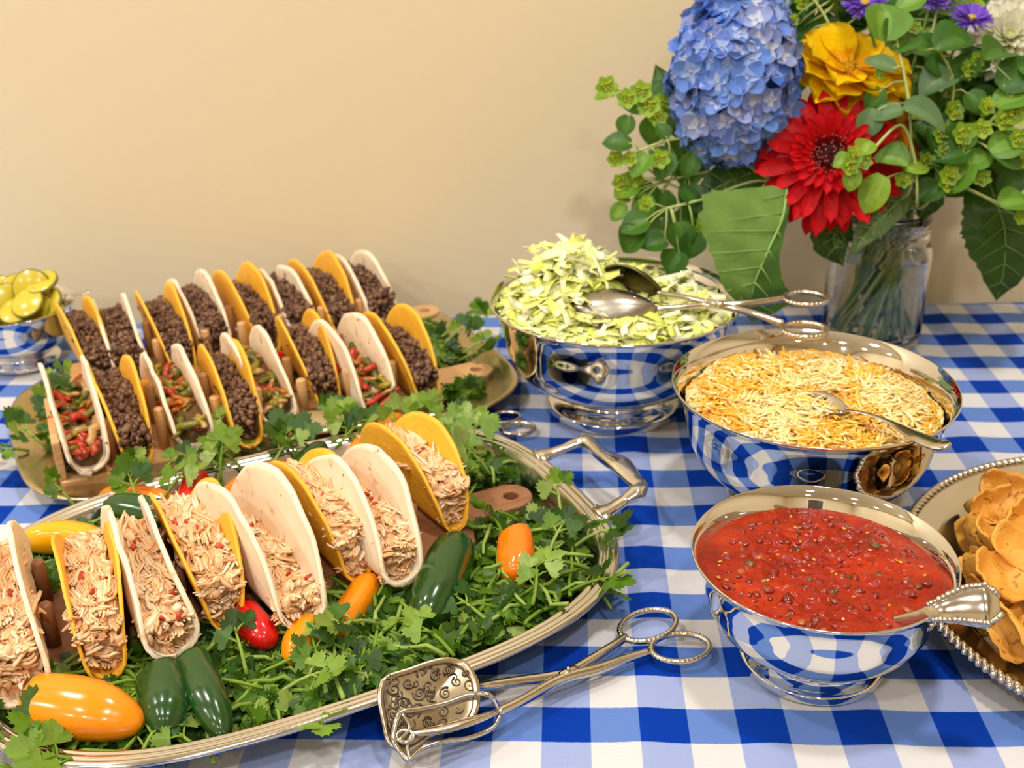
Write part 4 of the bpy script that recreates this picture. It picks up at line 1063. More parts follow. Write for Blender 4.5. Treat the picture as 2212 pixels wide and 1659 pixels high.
def spoon(name, label, pts, radii, bowl_args, orn=False, upv=(0, 0, 1)):
    o = pts[0]; t = thing(name, label, 'spoon', o); L = lambda p: p-o
    m = MB(); pp = smooth_path([L(p) for p in pts], 6); n = len(pp); rr = []
    for i in range(n):
        f = i/6; k = min(int(f), len(radii)-2); rr.append(lerp(radii[k], radii[k+1], f-k))
    m.tube(pp, rr, 12, flat=.3, upv=upv)
    h = obj('handle', m, M_ware, t)
    if orn:
        e = MB(); rnd = random.Random(3)
        for i in range(n//3, n):
            d = (pp[min(i+1, n-1)]-pp[i-1]).normalized(); s = d.cross(Vector(upv)).normalized()
            for sg in (-1, 1): e.lump(pp[i]+s*sg*rr[i]*.85+Vector((0, 0, rr[i]*.2)), .05+.03*rnd.random(), rnd, jit=.1)
        obj('shell_border', e, M_ware, h)
    if bowl_args:
        tip, heel, nrm, wid, dep = bowl_args; m = MB(); spoon_bowl(m, L(tip), L(heel), Vector(nrm), wid, dep); obj('spoon_bowl', m, M_ware, t, solid=.04)
    return t
zc = ZT
spoon('serving_spoon', 'silver serving spoon laid in the shredded cheese', [W(1828, 886, 3.6), W(1870, 893, 3.68), W(1930, 916, 3.68), W(1985, 945, 3.78), W(2030, 962, 3.86), W(2052, 956, 3.95)], [.06, .07, .12, .26, .3, .14], (W(1722, 850, 3.52), W(1832, 888, 3.6), (.1, -.35, 1), .95, .2))
spoon('salsa_spoon', 'ornate silver spoon handle sticking out of the salsa', [W(1930, 1345, 2.35), W(1985, 1332, 2.75), W(2025, 1322, 3.0), W(2085, 1312, 3.15), W(2130, 1312, 3.22), W(2158, 1312, 3.22)], [.11, .13, .2, .36, .42, .2], None, True, (0, -.75, .65))
spoon('pickle_spoon', 'thin silver handle poking out of the pickle bowl', [W(120, 655, 2.5), W(150, 640, 2.7), W(185, 632, 2.85), W(196, 628, 2.9)], [.07, .09, .14, .08], None)
# ================================================================== jar of flowers
JAR = G(11.59, 19.53, ZT); JD = 37.2
NG = Nodes('jar glass'); NG.set(Base_Color=(.98, 1, .99, 1), Roughness=.01, IOR=1.46); NG.b.inputs['Transmission Weight'].default_value = 1.0; M_glass = NG.m
NW = Nodes('vase water'); NW.set(Base_Color=(.97, .99, .95, 1), Roughness=.0, IOR=1.33); NW.b.inputs['Transmission Weight'].default_value = 1.0
m = MB()
po = [(0, .12), (1.3, .10), (1.45, 0), (1.6, .02), (1.70, .2), (1.74, .6), (1.75, 3.3), (1.72, 3.6), (1.62, 3.85), (1.56, 3.98), (1.60, 4.05), (1.60, 4.12), (1.555, 4.18), (1.555, 4.28), (1.60, 4.34), (1.60, 4.4), (1.555, 4.46), (1.555, 4.56), (1.60, 4.62), (1.60, 4.68), (1.555, 4.74), (1.56, 4.86), (1.53, 4.9), (1.47, 4.88), (1.46, 4.0), (1.6, 3.6), (1.65, 3.3), (1.64, .6), (1.55, .3), (1.2, .24), (0, .26)]
m.lathe(po, 64); jar = obj('glass_jar', m, M_glass, loc=JAR)
tag(jar, 'clear glass canning jar holding the bouquet stems', 'vase')
m = MB(); m.lathe([(0, .3), (1.15, .29), (1.5, .36), (1.61, .62), (1.62, 3.2), (1.60, 3.26), (0, 3.26)], 48)
tag(obj('vase_water', m, NW.m, loc=JAR), 'clear water filling the lower part of the glass jar', 'water')
M_leaf = leaf_shader('bouquet leaf', .4, .25, .12, vs_=60, spec=.3)
M_pet = leaf_shader('petal', .5, .22, .05, vs_=90, glow=0, spec=.15)
M_stem = plain('flower stem', '6f9140', .5, var='557a30', vscale=60)
M_pstm = plain('pale stem', 'b9c47a', .5, var='9db060', vscale=60)
def jar_foot(k):
    a = k*2.4; return JAR+Vector((math.cos(a)*1.0, math.sin(a)*.9, .45))
def jar_mouth(k):
    a = k*2.4+2.2; return JAR+Vector((math.cos(a)*.9, math.sin(a)*.8, 4.7))
def stem_to(t, o, tip, k, r=.1, mat=None, extra=None):
    a, b = jar_foot(k), jar_mouth(k); mid = b.lerp(tip, .5)+Vector((0, 0, .35))
    pts = [a, b]+([extra] if extra else [mid])+[tip]
    m = MB(); m.tube([p-o for p in smooth_path(pts, 8)], r, 9); return obj('stem', m, mat or M_stem, t)
def petal_mesh(name, L, w, cols, cup=.15, droop=.2, n=12, k=5, tipw=.35, notch=0, seed=0, base=.25):
    m = MB(); rnd = random.Random(seed)
    b = len(m.v); US = [0, .1, .22, .36, .5, .64, .77, .86, .92, .965, 1.0]; n = len(US)
    for i in range(n):
        u = US[i]; hw = w/2*interp([(0, base), (.45, 1), (.78, 1), (.88, .9), (.94, .74), (.975, .54), (1, .26)], u)
        for j in range(k):
            v = j/(k-1)*2-1
            m.vert((hw*v, u*L*(1-.06*v*v*u)-(notch*(1-abs(v)) if i == n-1 else 0), cup*w*v*v-droop*L*u*u+.05*w*math.sin(v*7)*u))
    for i in range(n-1):
        m.col = lin(cols[0] if US[i] < .3 else cols[-1] if US[i] > .75 else cols[len(cols)//2])
        for j in range(k-1): m.face(b+i*k+j, b+i*k+j+1, b+(i+1)*k+j+1, b+(i+1)*k+j)
    return m.mesh(name, M_pet)
def radial(t, c, q, meshes, n, r0, elev, jit, seed, name='petal', sc=1.0, off=0.0):
    """petals around axis q (3x3, z = flower axis)"""
    rnd = random.Random(seed)
    for i in range(n):
        a = 2*pi*(i+off)/n+rnd.uniform(-jit, jit)
        e = elev+rnd.uniform(-.12, .12)
        R = q @ Matrix.Rotation(a, 3, 'Z') @ Matrix.Rotation(e, 3, 'X')
        Mx = (R*(sc*rnd.uniform(.92, 1.06))).to_4x4(); Mx.translation = (Vector(c)+q @ (Matrix.Rotation(a, 3, 'Z') @ Vector((0, r0, 0))))*IN
        o = bpy.data.objects.new(name, rnd.choice(meshes)); col.objects.link(o); o.parent = t; o.matrix_local = Mx
def face_dir(px, py):                            # axis of a flower: toward the lens plus a nudge (right, up)
    return (-FWD+RGT*px+UPV*py).normalized()
def gerbera(name, label, px, depth, aim, R, cols, disc, k, rows_, pw, seed):
    c = D(*px, depth); t = thing(name, label, 'flower', c); ax = face_dir(*aim); q = rot_to(ax, .3)
    pm = [petal_mesh('petal', R-.45, pw, cols, .12+.05*i, .08+.10*i, 13, 5, .4, .02, seed+i) for i in range(3)]
    pin = [petal_mesh('petal', (R-.45)*.62, pw*.7, cols, .2, .05, 7, 5, .4, 0, seed+7+i) for i in range(2)]
    for i, (n, r0, el, sc, inner) in enumerate(rows_): radial(t, -ax*(.08*(len(rows_)-i) if not inner else 0), q, pin if inner else pm, n, r0, el, .07, seed+i, sc=sc, off=.5*i)
    m = MB(); rnd = random.Random(seed+3)
    m.col = lin(disc[0]); m.lathe([(0, .10), (.25, .1), (.42, .03), (.5, -.1), (.3, -.25), (0, -.3)], 24)
    for i in range(120):
        a = i*2.39996; r = .46*math.sqrt(i/120); m.col = lin(rnd.choice(disc)); m.lump((r*math.cos(a), r*math.sin(a), .12-.1*(r/.46)**2), .035, rnd, (.8, .8, 1.8), .1, Matrix.Identity(3))
    for i in range(60):
        a = rnd.uniform(0, 6.3); r = rnd.uniform(.5, .75); m.col = lin(disc[-1]); m.lump((r*math.cos(a), r*math.sin(a), .12+rnd.uniform(0, .08)), .022, rnd, (1, 1, 2), .1, Matrix.Identity(3))
    oc = obj('flower_center', m, M_pet, t); oc.matrix_local = q.to_4x4()
    stem_to(t, c, c-ax*.25, k, .11); return t
gerbera('gerbera_daisy', 'large red gerbera daisy below the blue hydrangea', (1795, 335), 34.3, (-.16, .10), 2.42, ['7c0208', 'c00410', 'd00816'], ['3c040a', '5c060c', '7a0a12', 'd89080'], 0,
        [(21, .42, -.05, 1.0, False), (21, .42, .08, .98, False), (19, .42, .22, .86, False), (26, .42, .42, .8, True), (24, .40, .62, .5, True)], .50, 50)
gerbera('gerbera_daisy', 'yellow gerbera daisy cupped open above the red gerbera', (1838, 150), 35.2, (.15, .95), 2.0, ['f6b000', 'ffd000', 'ffd818'], ['c88a10', 'e0a818', 'b07010', 'f4c840'], 1,
        [(9, .35, .0, 1.0, False), (9, .35, .32, 1.05, False), (8, .33, .62, .98, False)], 1.25, 60)
gerbera('gerbera_daisy', 'orange gerbera daisy half hidden behind the red gerbera', (1950, 245), 36.2, (.35, .25), 1.8, ['d87a06', 'f0980c', 'f5a816'], ['d08a10', 'e0a818', 'c07a10'], 2,
        [(14, .4, .05, 1.0, False), (12, .4, .3, .9, False)], .6, 70)
# ------------------------------------------------------------------ hydrangea
def floret_mesh(seed, cols):
    rnd = random.Random(seed); m = MB()
    for k in range(4):
        a = k*pi/2+rnd.uniform(-.15, .15); L = rnd.uniform(.42, .54); w = rnd.uniform(.42, .54); up = rnd.uniform(.0, .35)
        ca, sa = math.cos(a), math.sin(a); b = len(m.v); n, kk = 6, 5; tw = rnd.uniform(-.3, .3)
        for i in range(n):
            u = i/(n-1); hw = w/2*math.sin(pi*min(1, .12+u*.80))**.7
            for j in range(kk):
                v = j/(kk-1)*2-1; x, y = u*L, hw*v; z = up*u*u*L+.12*w*v*v+tw*x*v*.3
                m.vert((x*ca-y*sa, x*sa+y*ca, z))
        for i in range(n-1):
            m.col = lin(cols[0] if i < 2 else cols[1])
            for j in range(kk-1): m.face(b+i*kk+j, b+(i+1)*kk+j, b+(i+1)*kk+j+1, b+i*kk+j+1)
    m.col = lin('c9d2e6'); m.lump((0, 0, .03), .045, rnd, jit=.05)
    return m.mesh('floret', M_pet)
def hydrangea():
    c = D(1585, 165, 35.4); t = thing('hydrangea', 'big blue hydrangea head on the left of the bouquet', 'flower', c)
    rnd = random.Random(9)
    FM = [floret_mesh(i, cc) for i, cc in enumerate([('a4c0f4', '6c94e4'), ('b9cef6', '7c9ee6'), ('90b0f0', '5a84dc'), ('c6d2f2', '8c9fe0'), ('acc4f4', '7896ea'), ('d6def4', '9fb0e6')])]
    q = Matrix((RGT, UPV, -FWD)).transposed(); rx, ry, rz = 1.95, 2.75, 1.9
    n = 210
    for i in range(n):
        z = 1-2*(i+.5)/n; r = math.sqrt(1-z*z); a = i*2.39996
        d = Vector((r*math.cos(a), r*math.sin(a), z))
        if d.z < -.35: continue
        # slightly pear shaped: narrower below, leaning
        wy = d.y; kx = rx*(1-.0*wy); p = Vector((d.x*kx+.12*wy*ry*.35, d.y*ry, d.z*rz))*rnd.uniform(.9, 1.05)
        nr = Vector((d.x/rx, d.y/ry, d.z/rz)).normalized()+Vector((rnd.gauss(0, .25), rnd.gauss(0, .25), rnd.gauss(0, .25)))
        R = q @ rot_to(nr, rnd.random()*6.3); Mx = (R*rnd.uniform(.85, 1.2)).to_4x4(); Mx.translation = (q @ p)*IN
        o = bpy.data.objects.new('floret', rnd.choice(FM)); col.objects.link(o); o.parent = t; o.matrix_local = Mx
    m = MB(); m.col = lin('5a78b8'); m.lathe([(0, -2.3), (1.0, -2.0), (1.55, -1), (1.65, 0), (1.5, 1.2), (.9, 2.2), (0, 2.5)], 20)
    oc = obj('flower_core', m, M_pet, t); oc.matrix_local = (q @ Matrix.Rotation(-pi/2, 3, 'X') @ Matrix.Rotation(pi, 3, 'X')).to_4x4()
    stem_to(t, c, c-UPV*2.3, 3, .14)
hydrangea()
# ------------------------------------------------------------------ asters and the white dahlia
def aster(px, depth, aim, R, k, label, cols=('6a3fc0', '7f55d8', '8e66e0'), disc=('d8b83a', 'e2c95a')):
    c = D(*px, depth); t = thing('aster', label, 'flower', c, group='small purple asters'); ax = face_dir(*aim); q = rot_to(ax, k)
    rnd = random.Random(k); m = MB()
    for row in range(3):
        for i in range(26):
            a = 2*pi*(i+row/3)/26+rnd.uniform(-.08, .08); e = .1+row*.25+rnd.uniform(-.12, .12); L = R*(1-.12*row); m.col = lin(rnd.choice(cols)); dr = Vector((math.cos(a)*math.cos(e), math.sin(a)*math.cos(e), math.sin(e))); sd = Vector((-math.sin(a), math.cos(a), 0))
            b = len(m.v)
            for f, w in ((.15, .03), (.55, .055), (.9, .045), (1, .01)):
                m.vert(dr*L*f-sd*w); m.vert(dr*L*f+sd*w)
            for s in range(3): m.face(b+2*s, b+2*s+1, b+2*s+3, b+2*s+2)
    o = obj('ray_petals', m, M_pet, t); o.matrix_local = q.to_4x4()
    m = MB(); m.col = lin(disc[0]); m.lathe([(0, .14), (.12, .12), (.2, .04), (.2, -.08), (0, -.2)], 14)
    o = obj('flower_center', m, M_pet, t); o.matrix_local = q.to_4x4()
    stem_to(t, c, c-ax*.1, k, .05)
aster((1868, 8), 35.0, (-.2, .6), .75, 4, 'purple aster above the yellow gerbera')
aster((2098, 42), 35.4, (.05, .75), .72, 5, 'purple aster beside the white dahlia')
aster((2015, -2), 36.0, (.2, .6), .65, 6, 'purple aster behind the leaf sprigs at the top')
def dahlia():
    c = D(2180, 80, 36.0); t = thing('dahlia', 'creamy white double dahlia at the edge of the bouquet', 'flower', c); ax = face_dir(-.25, .25); q = rot_to(ax, 0)
    pm = [petal_mesh('petal', 1.15, .55, ['dfe6a8', 'f3f2d8', 'faf8ea'], .3, .1, 8, 5, .5, 0, i) for i in range(3)]
    for i, (n, r0, el, sc) in enumerate([(15, .3, -.15, 1.15), (15, .28, .2, 1.05), (14, .24, .5, .9), (11, .18, .85, .7), (8, .1, 1.2, .5)]): radial(t, -ax*.1*(4-i)*.3, q, pm, n, r0, el, .08, 80+i, sc=sc, off=.4*i)
    m = MB(); m.col = lin('d5e08a'); m.lathe([(0, .2), (.15, .15), (.25, 0), (0, -.25)], 14); o = obj('flower_center', m, M_pet, t); o.matrix_local = q.to_4x4()
    stem_to(t, c, c-ax*.2, 7, .09)
dahlia()
# ------------------------------------------------------------------ big leaves: blade built around its midrib
def blade(name, label, mid, wl, wr, cols, k=None, serr=.06, cup=(0, 0), seed=0, petiole=None, cat='leaf'):
    """mid: (px, py, depth) base to tip; wl/wr: half widths in inches along it; cup: how far each half swings toward (+) or away from the lens"""
    P3 = smooth_path([D(*p[:2], p[2]) for p in mid], 8); n = len(P3); o0 = P3[0]
    t = thing(name, label, cat, o0)
    L = [0]
    for i in range(1, n): L.append(L[-1]+(P3[i]-P3[i-1]).length)
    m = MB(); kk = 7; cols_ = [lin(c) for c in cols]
    for i, p in enumerate(P3):
        tt = (P3[min(i+1, n-1)]-P3[max(i-1, 0)]).normalized(); sd = (-FWD).cross(tt).normalized(); f = L[i]/L[-1]
        for j in range(-kk, kk+1):
            v = j/kk; side = 1 if v > 0 else -1; tab = wr if v > 0 else wl
            hw = interp(tab, f)*(1+(serr*math.sin(L[i]*26+seed) if abs(j) == kk else 0)); cz = cup[1] if v > 0 else cup[0]
            m.vert(p+sd*(hw*v)*(1-.3*abs(cz)*abs(v))-FWD*(cz*hw*abs(v)*1.0+.05*math.sin(L[i]*5+abs(v)*3))-o0)
    w_ = 2*kk+1
    for i in range(n-1):
        for j in range(w_-1):
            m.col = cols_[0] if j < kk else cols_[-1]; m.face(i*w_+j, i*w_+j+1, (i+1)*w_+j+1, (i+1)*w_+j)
    bo = obj('leaf_blade', m, M_leaf, t)
    v = MB(); v.tube([p-o0-FWD*.02 for p in P3], [.05*(1-.8*i/n) for i in range(n)], 6)
    for i in range(3, n-4, max(2, n//7)):
        tt = (P3[i+1]-P3[i-1]).normalized(); sd = (-FWD).cross(tt).normalized()
        for s, tab, cz in ((-1, wl, cup[0]), (1, wr, cup[1])):
            hw = interp(tab, L[i]/L[-1])*.8
            if hw < .15: continue
            a = P3[i]-o0; pts = [a+sd*s*hw*f*(1-.3*abs(cz)*f)+tt*hw*.55*f-FWD*(cz*hw*f+.035) for f in (0, .33, .66, 1)]
            v.tube(pts, [.024, .02, .014, .006], 5)
    obj('vein', v, plain('leaf vein', '8aae60' if cols[0] > '3' else '5d7a34', .5), bo)
    if petiole: 
        s = MB(); s.tube([D(*p)-o0 for p in petiole], .06, 7); obj('stem', s, M_stem, t)
    elif k is not None: stem_to(t, o0, o0, k, .07)
    return t
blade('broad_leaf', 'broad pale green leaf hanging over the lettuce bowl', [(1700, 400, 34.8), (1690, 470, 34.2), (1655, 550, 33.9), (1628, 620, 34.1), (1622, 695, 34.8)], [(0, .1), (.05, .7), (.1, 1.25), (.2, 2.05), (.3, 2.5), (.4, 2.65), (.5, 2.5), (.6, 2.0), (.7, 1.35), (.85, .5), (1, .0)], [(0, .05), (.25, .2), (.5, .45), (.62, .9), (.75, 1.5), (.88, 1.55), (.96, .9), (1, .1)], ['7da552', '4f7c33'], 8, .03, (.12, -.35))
blade('broad_leaf', 'large dark green serrated leaf hanging right of the jar', [(2125, 365, 36.6), (2148, 430, 36.3), (2170, 500, 36.2), (2168, 580, 36.3), (2152, 650, 36.6)], [(0, .3), (.2, 1.0), (.45, 1.45), (.65, 1.2), (.85, .6), (.95, .2), (1, 0)], [(0, .3), (.2, 1.0), (.45, 1.3), (.65, 1.25), (.85, .7), (.95, .2), (1, 0)], ['264d18', '21451a'], 9, .05, (-.1, -.2))
blade('broad_leaf', 'dark serrated leaf hanging just under the red gerbera', [(1830, 455, 35.6), (1812, 490, 35.5), (1800, 520, 35.5), (1822, 575, 35.6)], [(0, .2), (.35, .75), (.6, .7), (1, 0)], [(0, .2), (.35, .6), (.6, .6), (1, 0)], ['1d3c14', '24481a'], 10, .08)
blade('broad_leaf', 'greyish green leaf covering the left of the jar mouth', [(1965, 400, 35.4), (1925, 450, 35.3), (1875, 500, 35.2), (1838, 555, 35.3)], [(0, .3), (.3, .55), (.6, .6), (1, .03)], [(0, .3), (.3, .45), (.6, .45), (1, .03)], ['6b8a58', '7d9a68'], 11, .0, (.1, .1))
blade('broad_leaf', 'dark leaf behind the hydrangea on the left', [(1520, 330, 36.6), (1480, 260, 36.8), (1440, 190, 36.9), (1415, 140, 37)], [(0, .2), (.4, .8), (.75, .6), (1, 0)], [(0, .2), (.4, .8), (.75, .6), (1, 0)], ['2f5a1e', '37661f'], 12, .02)
blade('broad_leaf', 'dark green leaf below the hydrangea head', [(1690, 350, 36.0), (1620, 375, 35.9), (1560, 400, 35.8), (1500, 440, 35.9)], [(0, .2), (.4, .75), (.75, .6), (1, 0)], [(0, .2), (.4, .65), (.75, .5), (1, 0)], ['27491c', '2f5520'], 13, .04)
blade('broad_leaf', 'dark leaf filling the gap right of the red gerbera', [(1960, 330, 36.6), (1990, 390, 36.4), (2000, 430, 36.4), (1985, 475, 36.5)], [(0, .2), (.4, .8), (.75, .6), (1, 0)], [(0, .2), (.4, .8), (.75, .6), (1, 0)], ['233f1a', '2b4d1f'], 14, .04)
# ------------------------------------------------------------------ round-leaved filler greens
def round_leaf_mesh(seed, cols, asp=1.0, fold=.3):
    rnd = random.Random(seed); m = MB(); n, kk = 9, 7
    b = len(m.v)
    for i in range(n):
        u = i/(n-1); hw = .5*asp*math.sin(pi*min(1, .10+u*.9))**.75
        for j in range(kk):
            v = j/(kk-1)*2-1; m.vert((hw*v, u-.06*(1-abs(v))*0, fold*hw*abs(v)-.22*u*u+.04*noise.noise((u*3, v*3, seed))))
    for i in range(n-1):
        for j in range(kk-1):
            m.col = lin(cols[0] if abs(j-2.5) < 1 and i < 6 else cols[1]); m.face(b+i*kk+j, b+i*kk+j+1, b+(i+1)*kk+j+1, b+(i+1)*kk+j)
    return m.mesh('leaf', M_leaf)
GREENS = [('86b448', '6ea038'), ('9cc454', '88b83e'), ('5c8c38', '4a7a2e'), ('7a9c6c', '6a8f60'), ('487a2a', '3c6a24'), ('a8cc50', '96c040')]
RL = [[round_leaf_mesh(10*i+j, c, .85+.15*j, .15+.25*j) for j in range(3)] for i, c in enumerate(GREENS)]
def bloom_mesh(seed):
    rnd = random.Random(seed); m = MB()
    for i in range(6):
        a = 2*pi*i/6; m.col = lin(rnd.choice(['9cc030', '86b02a', 'b0d040'])); d = Vector((math.cos(a), math.sin(a), .35)).normalized(); s = Vector((-math.sin(a), math.cos(a), 0)); b = len(m.v)
        for f, w in ((.05, .06), (.5, .17), (.8, .12), (1, .01)): m.vert(d*.42*f-s*w); m.vert(d*.42*f+s*w)
        for q in range(3): m.face(b+2*q, b+2*q+1, b+2*q+3, b+2*q+2)
    for i in range(14):
        m.col = lin(rnd.choice(['d6dc3a', 'c2d030', 'e0e060'])); m.lump((rnd.uniform(-.17, .17), rnd.uniform(-.17, .17), rnd.uniform(.08, .2)), .045, rnd, jit=.1)
    return m.mesh('bloom', M_leaf)
BL = [bloom_mesh(i) for i in range(3)]
def place(name, me, t, o0, p, ydir, zdir, s):
    y = Vector(ydir).normalized(); z = Vector(zdir); z = (z-y*z.dot(y)).normalized(); x = y.cross(z)
    Mx = (Matrix((x, y, z)).transposed()*s).to_4x4(); Mx.translation = (p-o0)*IN
    o = bpy.data.objects.new(name, me); col.objects.link(o); o.parent = t; o.matrix_local = Mx; return o
def filler(label, stem, leaves, blooms, k, seed, group, r=.045):
    """stem: px points with depth, base first; leaves: (px, py, depth, screen angle deg, size inch, green, tilt)"""
    rnd = random.Random(seed); S = [D(*p) for p in stem]; o0 = S[0]; t = thing('leafy_stem', label, 'greenery', o0, group=group)
    m = MB(); pts = smooth_path([jar_foot(k), jar_mouth(k)]+S, 6); m.tube([p-o0 for p in pts], [r*1.3]*8+[r]*(len(pts)-8), 7); obj('stem', m, M_pstm, t)
    for (px, py, dp, an, s, g, tilt) in leaves:
        a = math.radians(an); yd = RGT*math.cos(a)+UPV*math.sin(a)+FWD*rnd.uniform(-.3, .3); zd = -FWD+UPV*(.3+tilt)+RGT*rnd.uniform(-.3, .3)
        p = D(px, py, dp); place('leaf', RL[g][rnd.randrange(3)], t, o0, p, yd, zd, s)
        near = min(pts[8:], key=lambda q: (q-p).length)
        if .06 < (near-p).length < 2.2:
            tw = MB(); tw.tube([near-o0, (near+p)/2-o0+UPV*.08, p-o0+yd.normalized()*s*.1], [r*.7, r*.6, r*.5], 6); obj('twig', tw, M_pstm, t)
    for (px, py, dp, s) in blooms:
        p = D(px, py, dp); place('bloom', BL[rnd.randrange(3)], t, o0, p, UPV+RGT*rnd.uniform(-.5, .5), -FWD+UPV*.4, s)
        near = min(pts[8:], key=lambda q: (q-p).length)
        tw = MB(); tw.tube([near-o0, (near+p)/2-o0+UPV*.06, p-o0], [r*.6, r*.5, r*.4], 6); obj('twig', tw, M_pstm, t)
    return t
GL, GR = 'filler greens on the hydrangea side', 'filler greens on the dahlia side'
filler('arching leafy stem reaching farthest toward the lettuce bowl', [(1700, 400, 36), (1600, 350, 35.8), (1480, 300, 35.6), (1380, 325, 35.4)], [(1365, 310, 35.3, 175, .95, 4, .2), (1440, 300, 35.5, 120, .6, 2, .3), (1450, 330, 35.5, 240, .95, 2, .1), (1400, 335, 35.4, 230, .9, 0, .2), (1500, 330, 35.6, 250, .85, 2, .2)], [(1330, 345, 35.4, .8), (1425, 345, 35.4, .9), (1360, 345, 35.3, .7)], 15, 1, GL)
filler('leafy stem with bright buds left of the hydrangea', [(1700, 400, 36.2), (1560, 330, 36.3), (1470, 240, 36.2), (1400, 210, 36)], [(1335, 195, 35.8, 185, .85, 5, .4), (1390, 240, 35.9, 150, .9, 4, .2), (1415, 250, 36, 260, .95, 4, .1), (1440, 225, 36, 60, .9, 4, .2), (1360, 250, 35.9, 250, .7, 2, .1)], [(1310, 190, 35.8, 1.0), (1355, 215, 35.8, .95), (1385, 200, 35.9, 1.0), (1400, 230, 35.9, 1.1), (1420, 255, 35.9, .9), (1440, 215, 36, .9)], 16, 2, GL)
filler('drooping leafy stem just above the lettuce bowl rim', [(1720, 420, 36), (1640, 390, 35.8), (1520, 430, 35.6), (1440, 450, 35.5)], [(1400, 475, 35.4, 200, .95, 2, .2), (1390, 500, 35.4, 220, .95, 4, .2), (1440, 520, 35.5, 190, .9, 4, .1), (1470, 545, 35.6, 240, .85, 4, .1), (1500, 500, 35.6, 260, .9, 4, .1), (1500, 440, 35.6, 120, .8, 4, .1), (1460, 480, 35.5, 280, .9, 2, .2)], [(1395, 440, 35.5, .7)], 17, 3, GL)
filler('leafy stem with pointed leaves under the blue petals', [(1720, 430, 36.2), (1640, 370, 36), (1540, 370, 36), (1440, 390, 36)], [(1380, 400, 35.8, 200, .9, 0, .2), (1400, 420, 35.8, 250, 1.0, 0, .2), (1350, 440, 35.8, 230, .7, 0, .1), (1450, 360, 35.9, 140, .9, 2, .1), (1430, 410, 35.9, 270, .95, 4, .1), (1490, 400, 36, 270, 1.0, 4, 0), (1540, 380, 36, 260, .9, 4, 0)], [(1340, 395, 35.8, .8), (1370, 385, 35.8, .9), (1345, 425, 35.8, .7)], 18, 4, GL)
# dahlia side
filler('tall leafy stem with grey-green leaves beside the yellow gerbera', [(1960, 420, 34.6), (1968, 330, 34.2), (1960, 200, 34.0), (1930, 60, 34.0)], [(1905, 90, 33.9, 85, 1.35, 0, .2), (1925, 110, 34, 60, 1.2, 2, .0), (1940, 20, 34, 30, .95, 0, .3), (1935, 150, 33.8, 150, 1.0, 3, .3), (1950, 235, 33.6, -20, 1.5, 3, .6), (1950, 235, 33.6, 190, .95, 3, .6), (1890, 235, 33.7, 250, .95, 3, .2), (1905, 190, 33.8, 240, .8, 2, .2), (1960, 360, 33.8, 160, 1.1, 0, .7), (1950, 365, 33.8, 10, .9, 5, .5), (1910, 380, 33.6, 240, 1.25, 5, .4)], [(1975, 60, 34, .6), (1900, 160, 33.8, .5)], 19, 5, GR)
filler('budding leafy stem crossing in front of the red gerbera', [(1980, 440, 34.4), (1975, 340, 34), (1945, 270, 33.7), (1880, 330, 33.4)], [(1840, 340, 33.4, 200, .6, 1, .3), (1850, 365, 33.4, 250, .7, 1, .2), (1860, 335, 33.4, 60, .6, 5, .3)], [(1845, 335, 33.3, .8), (1835, 360, 33.3, .8), (1865, 350, 33.4, .7), (1950, 390, 33.9, .7)], 20, 6, GR)
filler('leafy stem with dark heart leaves behind the dahlia', [(2000, 430, 35.6), (2040, 300, 35.2), (2060, 180, 35), (2030, 110, 35)], [(2020, 110, 34.9, 20, 1.3, 2, .4), (2005, 110, 34.9, 170, .9, 2, .4), (2060, 170, 34.9, 200, 1.2, 3, .5), (2080, 170, 34.9, 80, .9, 4, .2), (2090, 200, 34.9, -60, .8, 2, .2), (2040, 160, 35, 140, .8, 4, .1), (2075, 240, 35, 220, .8, 2, .1), (2050, 300, 35, 260, 1.0, 0, .2)], [(2095, 150, 34.8, .8), (2060, 240, 34.9, .9), (2035, 290, 34.9, .9), (2110, 130, 34.8, .7)], 21, 7, GR)
filler('leafy stem spreading over the dark hanging leaf', [(2000, 440, 35.4), (2080, 330, 34.9), (2150, 250, 34.6), (2240, 140, 34.4)], [(2160, 190, 34.5, 40, 1.5, 4, .2), (2150, 230, 34.5, 30, 1.4, 0, .5), (2140, 330, 34.5, 30, 1.25, 0, .2), (2140, 330, 34.5, -20, 1.1, 2, .4), (2200, 150, 34.4, 10, 1.2, 2, .3), (2100, 350, 34.6, 220, 1.35, 0, .3), (2090, 330, 34.6, 190, 1.0, 4, .2), (2160, 445, 34.6, 15, 1.1, 0, .5), (2200, 290, 34.5, -60, .9, 5, .2), (2130, 130, 34.5, 30, 1.1, 2, .2), (2185, 230, 34.5, -10, 1.0, 0, .3)], [(2130, 230, 34.5, .8), (2170, 260, 34.4, 1.0), (2190, 250, 34.4, 1.0), (2200, 300, 34.4, .9), (2080, 290, 34.6, 1.0), (2120, 280, 34.6, .9), (2050, 380, 34.6, .9), (2120, 385, 34.8, .8), (2205, 470, 34.6, .7)], 22, 8, GR)
filler('short leafy stem near the mouth of the jar', [(1990, 450, 35.2), (2030, 400, 35), (2060, 370, 34.8)], [(2080, 360, 34.7, 30, 1.1, 0, .3), (2030, 400, 34.8, 210, .9, 4, .2), (2050, 350, 34.8, 160, 1.0, 4, .2), (2020, 330, 34.9, 100, .9, 4, .1), (2060, 320, 34.9, 60, .9, 2, .1), (2010, 300, 35, 120, .8, 4, .1)], [(2045, 395, 34.7, .9), (2000, 350, 34.8, .8), (2075, 320, 34.7, .8), (2040, 330, 34.7, .8)], 23, 9, GR)
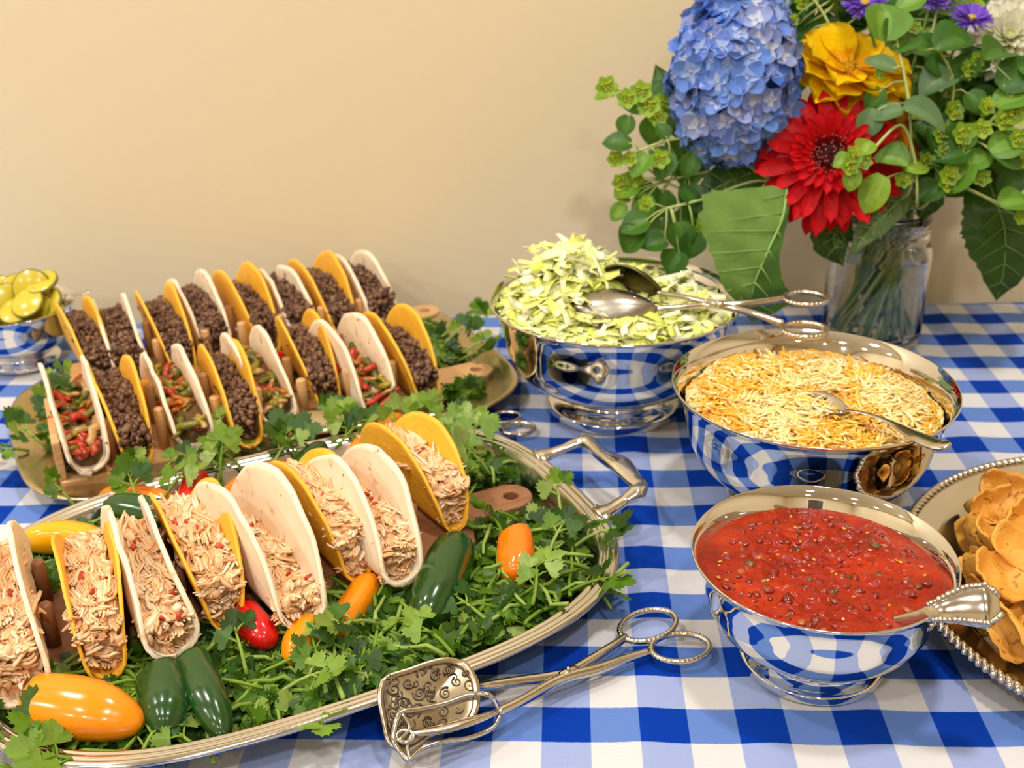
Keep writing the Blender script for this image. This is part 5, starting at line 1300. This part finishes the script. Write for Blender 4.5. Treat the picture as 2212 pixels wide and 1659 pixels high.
filler('upright dark stem with buds behind the gerberas', [(1900, 430, 37), (1880, 250, 37.4), (1790, 60, 37.4), (1770, -30, 37.4)], [(1740, 40, 37.2, 120, .9, 4, 0), (1760, 20, 37.2, 60, .9, 4, 0), (1810, 20, 37.2, 60, .9, 4, 0), (1720, 110, 37.2, 150, .9, 4, 0), (1780, 90, 37.3, 90, 1.1, 4, 0), (1730, 170, 37.3, 200, 1.0, 4, 0), (1745, 0, 37.2, 90, .9, 4, 0)], [(1795, 10, 37.0, .6)], 24, 10, GR)
filler('upright dark stem with buds behind the purple asters', [(1960, 430, 37), (1990, 250, 37.4), (2040, 100, 37.3), (2060, -30, 37.2)], [(1990, 40, 37, 90, 1.0, 4, 0), (2040, 60, 37, 60, 1.0, 4, 0), (2070, 80, 37, 40, 1.0, 4, 0), (2000, 130, 37.1, 110, 1.1, 4, 0), (2090, 20, 37, 60, 1.0, 4, 0), (2140, 10, 37, 50, 1.0, 4, 0), (1960, 80, 37.1, 110, 1.0, 4, 0), (2120, 100, 37, 10, 1.0, 4, 0), (2000, 200, 37.1, 70, 1.2, 4, 0), (2100, 250, 37, 20, 1.3, 4, 0), (2050, 330, 37, 340, 1.3, 4, 0)], [(2025, 35, 36.8, .5), (2075, 15, 36.8, .5)], 25, 11, GR)

def thicket(label, k, seed, box, n, dep, greens, group):
    rnd = random.Random(seed); x0, x1, y0, y1 = box
    lv = [(rnd.uniform(x0, x1), rnd.uniform(y0, y1), rnd.uniform(*dep), rnd.uniform(0, 360), rnd.uniform(.8, 1.3), rnd.choice(greens), rnd.uniform(0, .4)) for i in range(n)]
    bl = [(rnd.uniform(x0, x1), rnd.uniform(y0, y1), dep[0]-.1, rnd.uniform(.5, .9)) for i in range(n//6)]
    cx, cy = (x0+x1)/2, (y0+y1)/2
    filler(label, [(1950, 430, 36.6), ((1950+cx)/2, (420+cy)/2, 36.4), (cx, cy, 36.2), (cx+(cx-1950)*.3, y0, 36.2)], lv, bl, k, seed, group)
thicket('dense dark leafy stem filling the middle right of the bouquet', 26, 31, (1930, 2130, 130, 390), 38, (35.6, 37.4), (4, 4, 2, 0), GR)
thicket('dense leafy stem reaching out past the dahlia', 27, 32, (2080, 2260, 150, 390), 34, (35.6, 37.2), (4, 2, 0, 2), GR)
thicket('dense dark leafy stem at the top between aster and dahlia', 28, 33, (1890, 2140, -20, 150), 34, (36.4, 37.8), (4, 4, 4, 2), GR)
thicket('dark leafy stem between hydrangea and yellow gerbera', 29, 34, (1690, 1890, -20, 120), 26, (36.8, 38), (4, 4, 4), GR)
thicket('leafy stem tangled under the hydrangea', 30, 35, (1390, 1560, 300, 520), 20, (36.0, 37.0), (4, 4, 2), GL)
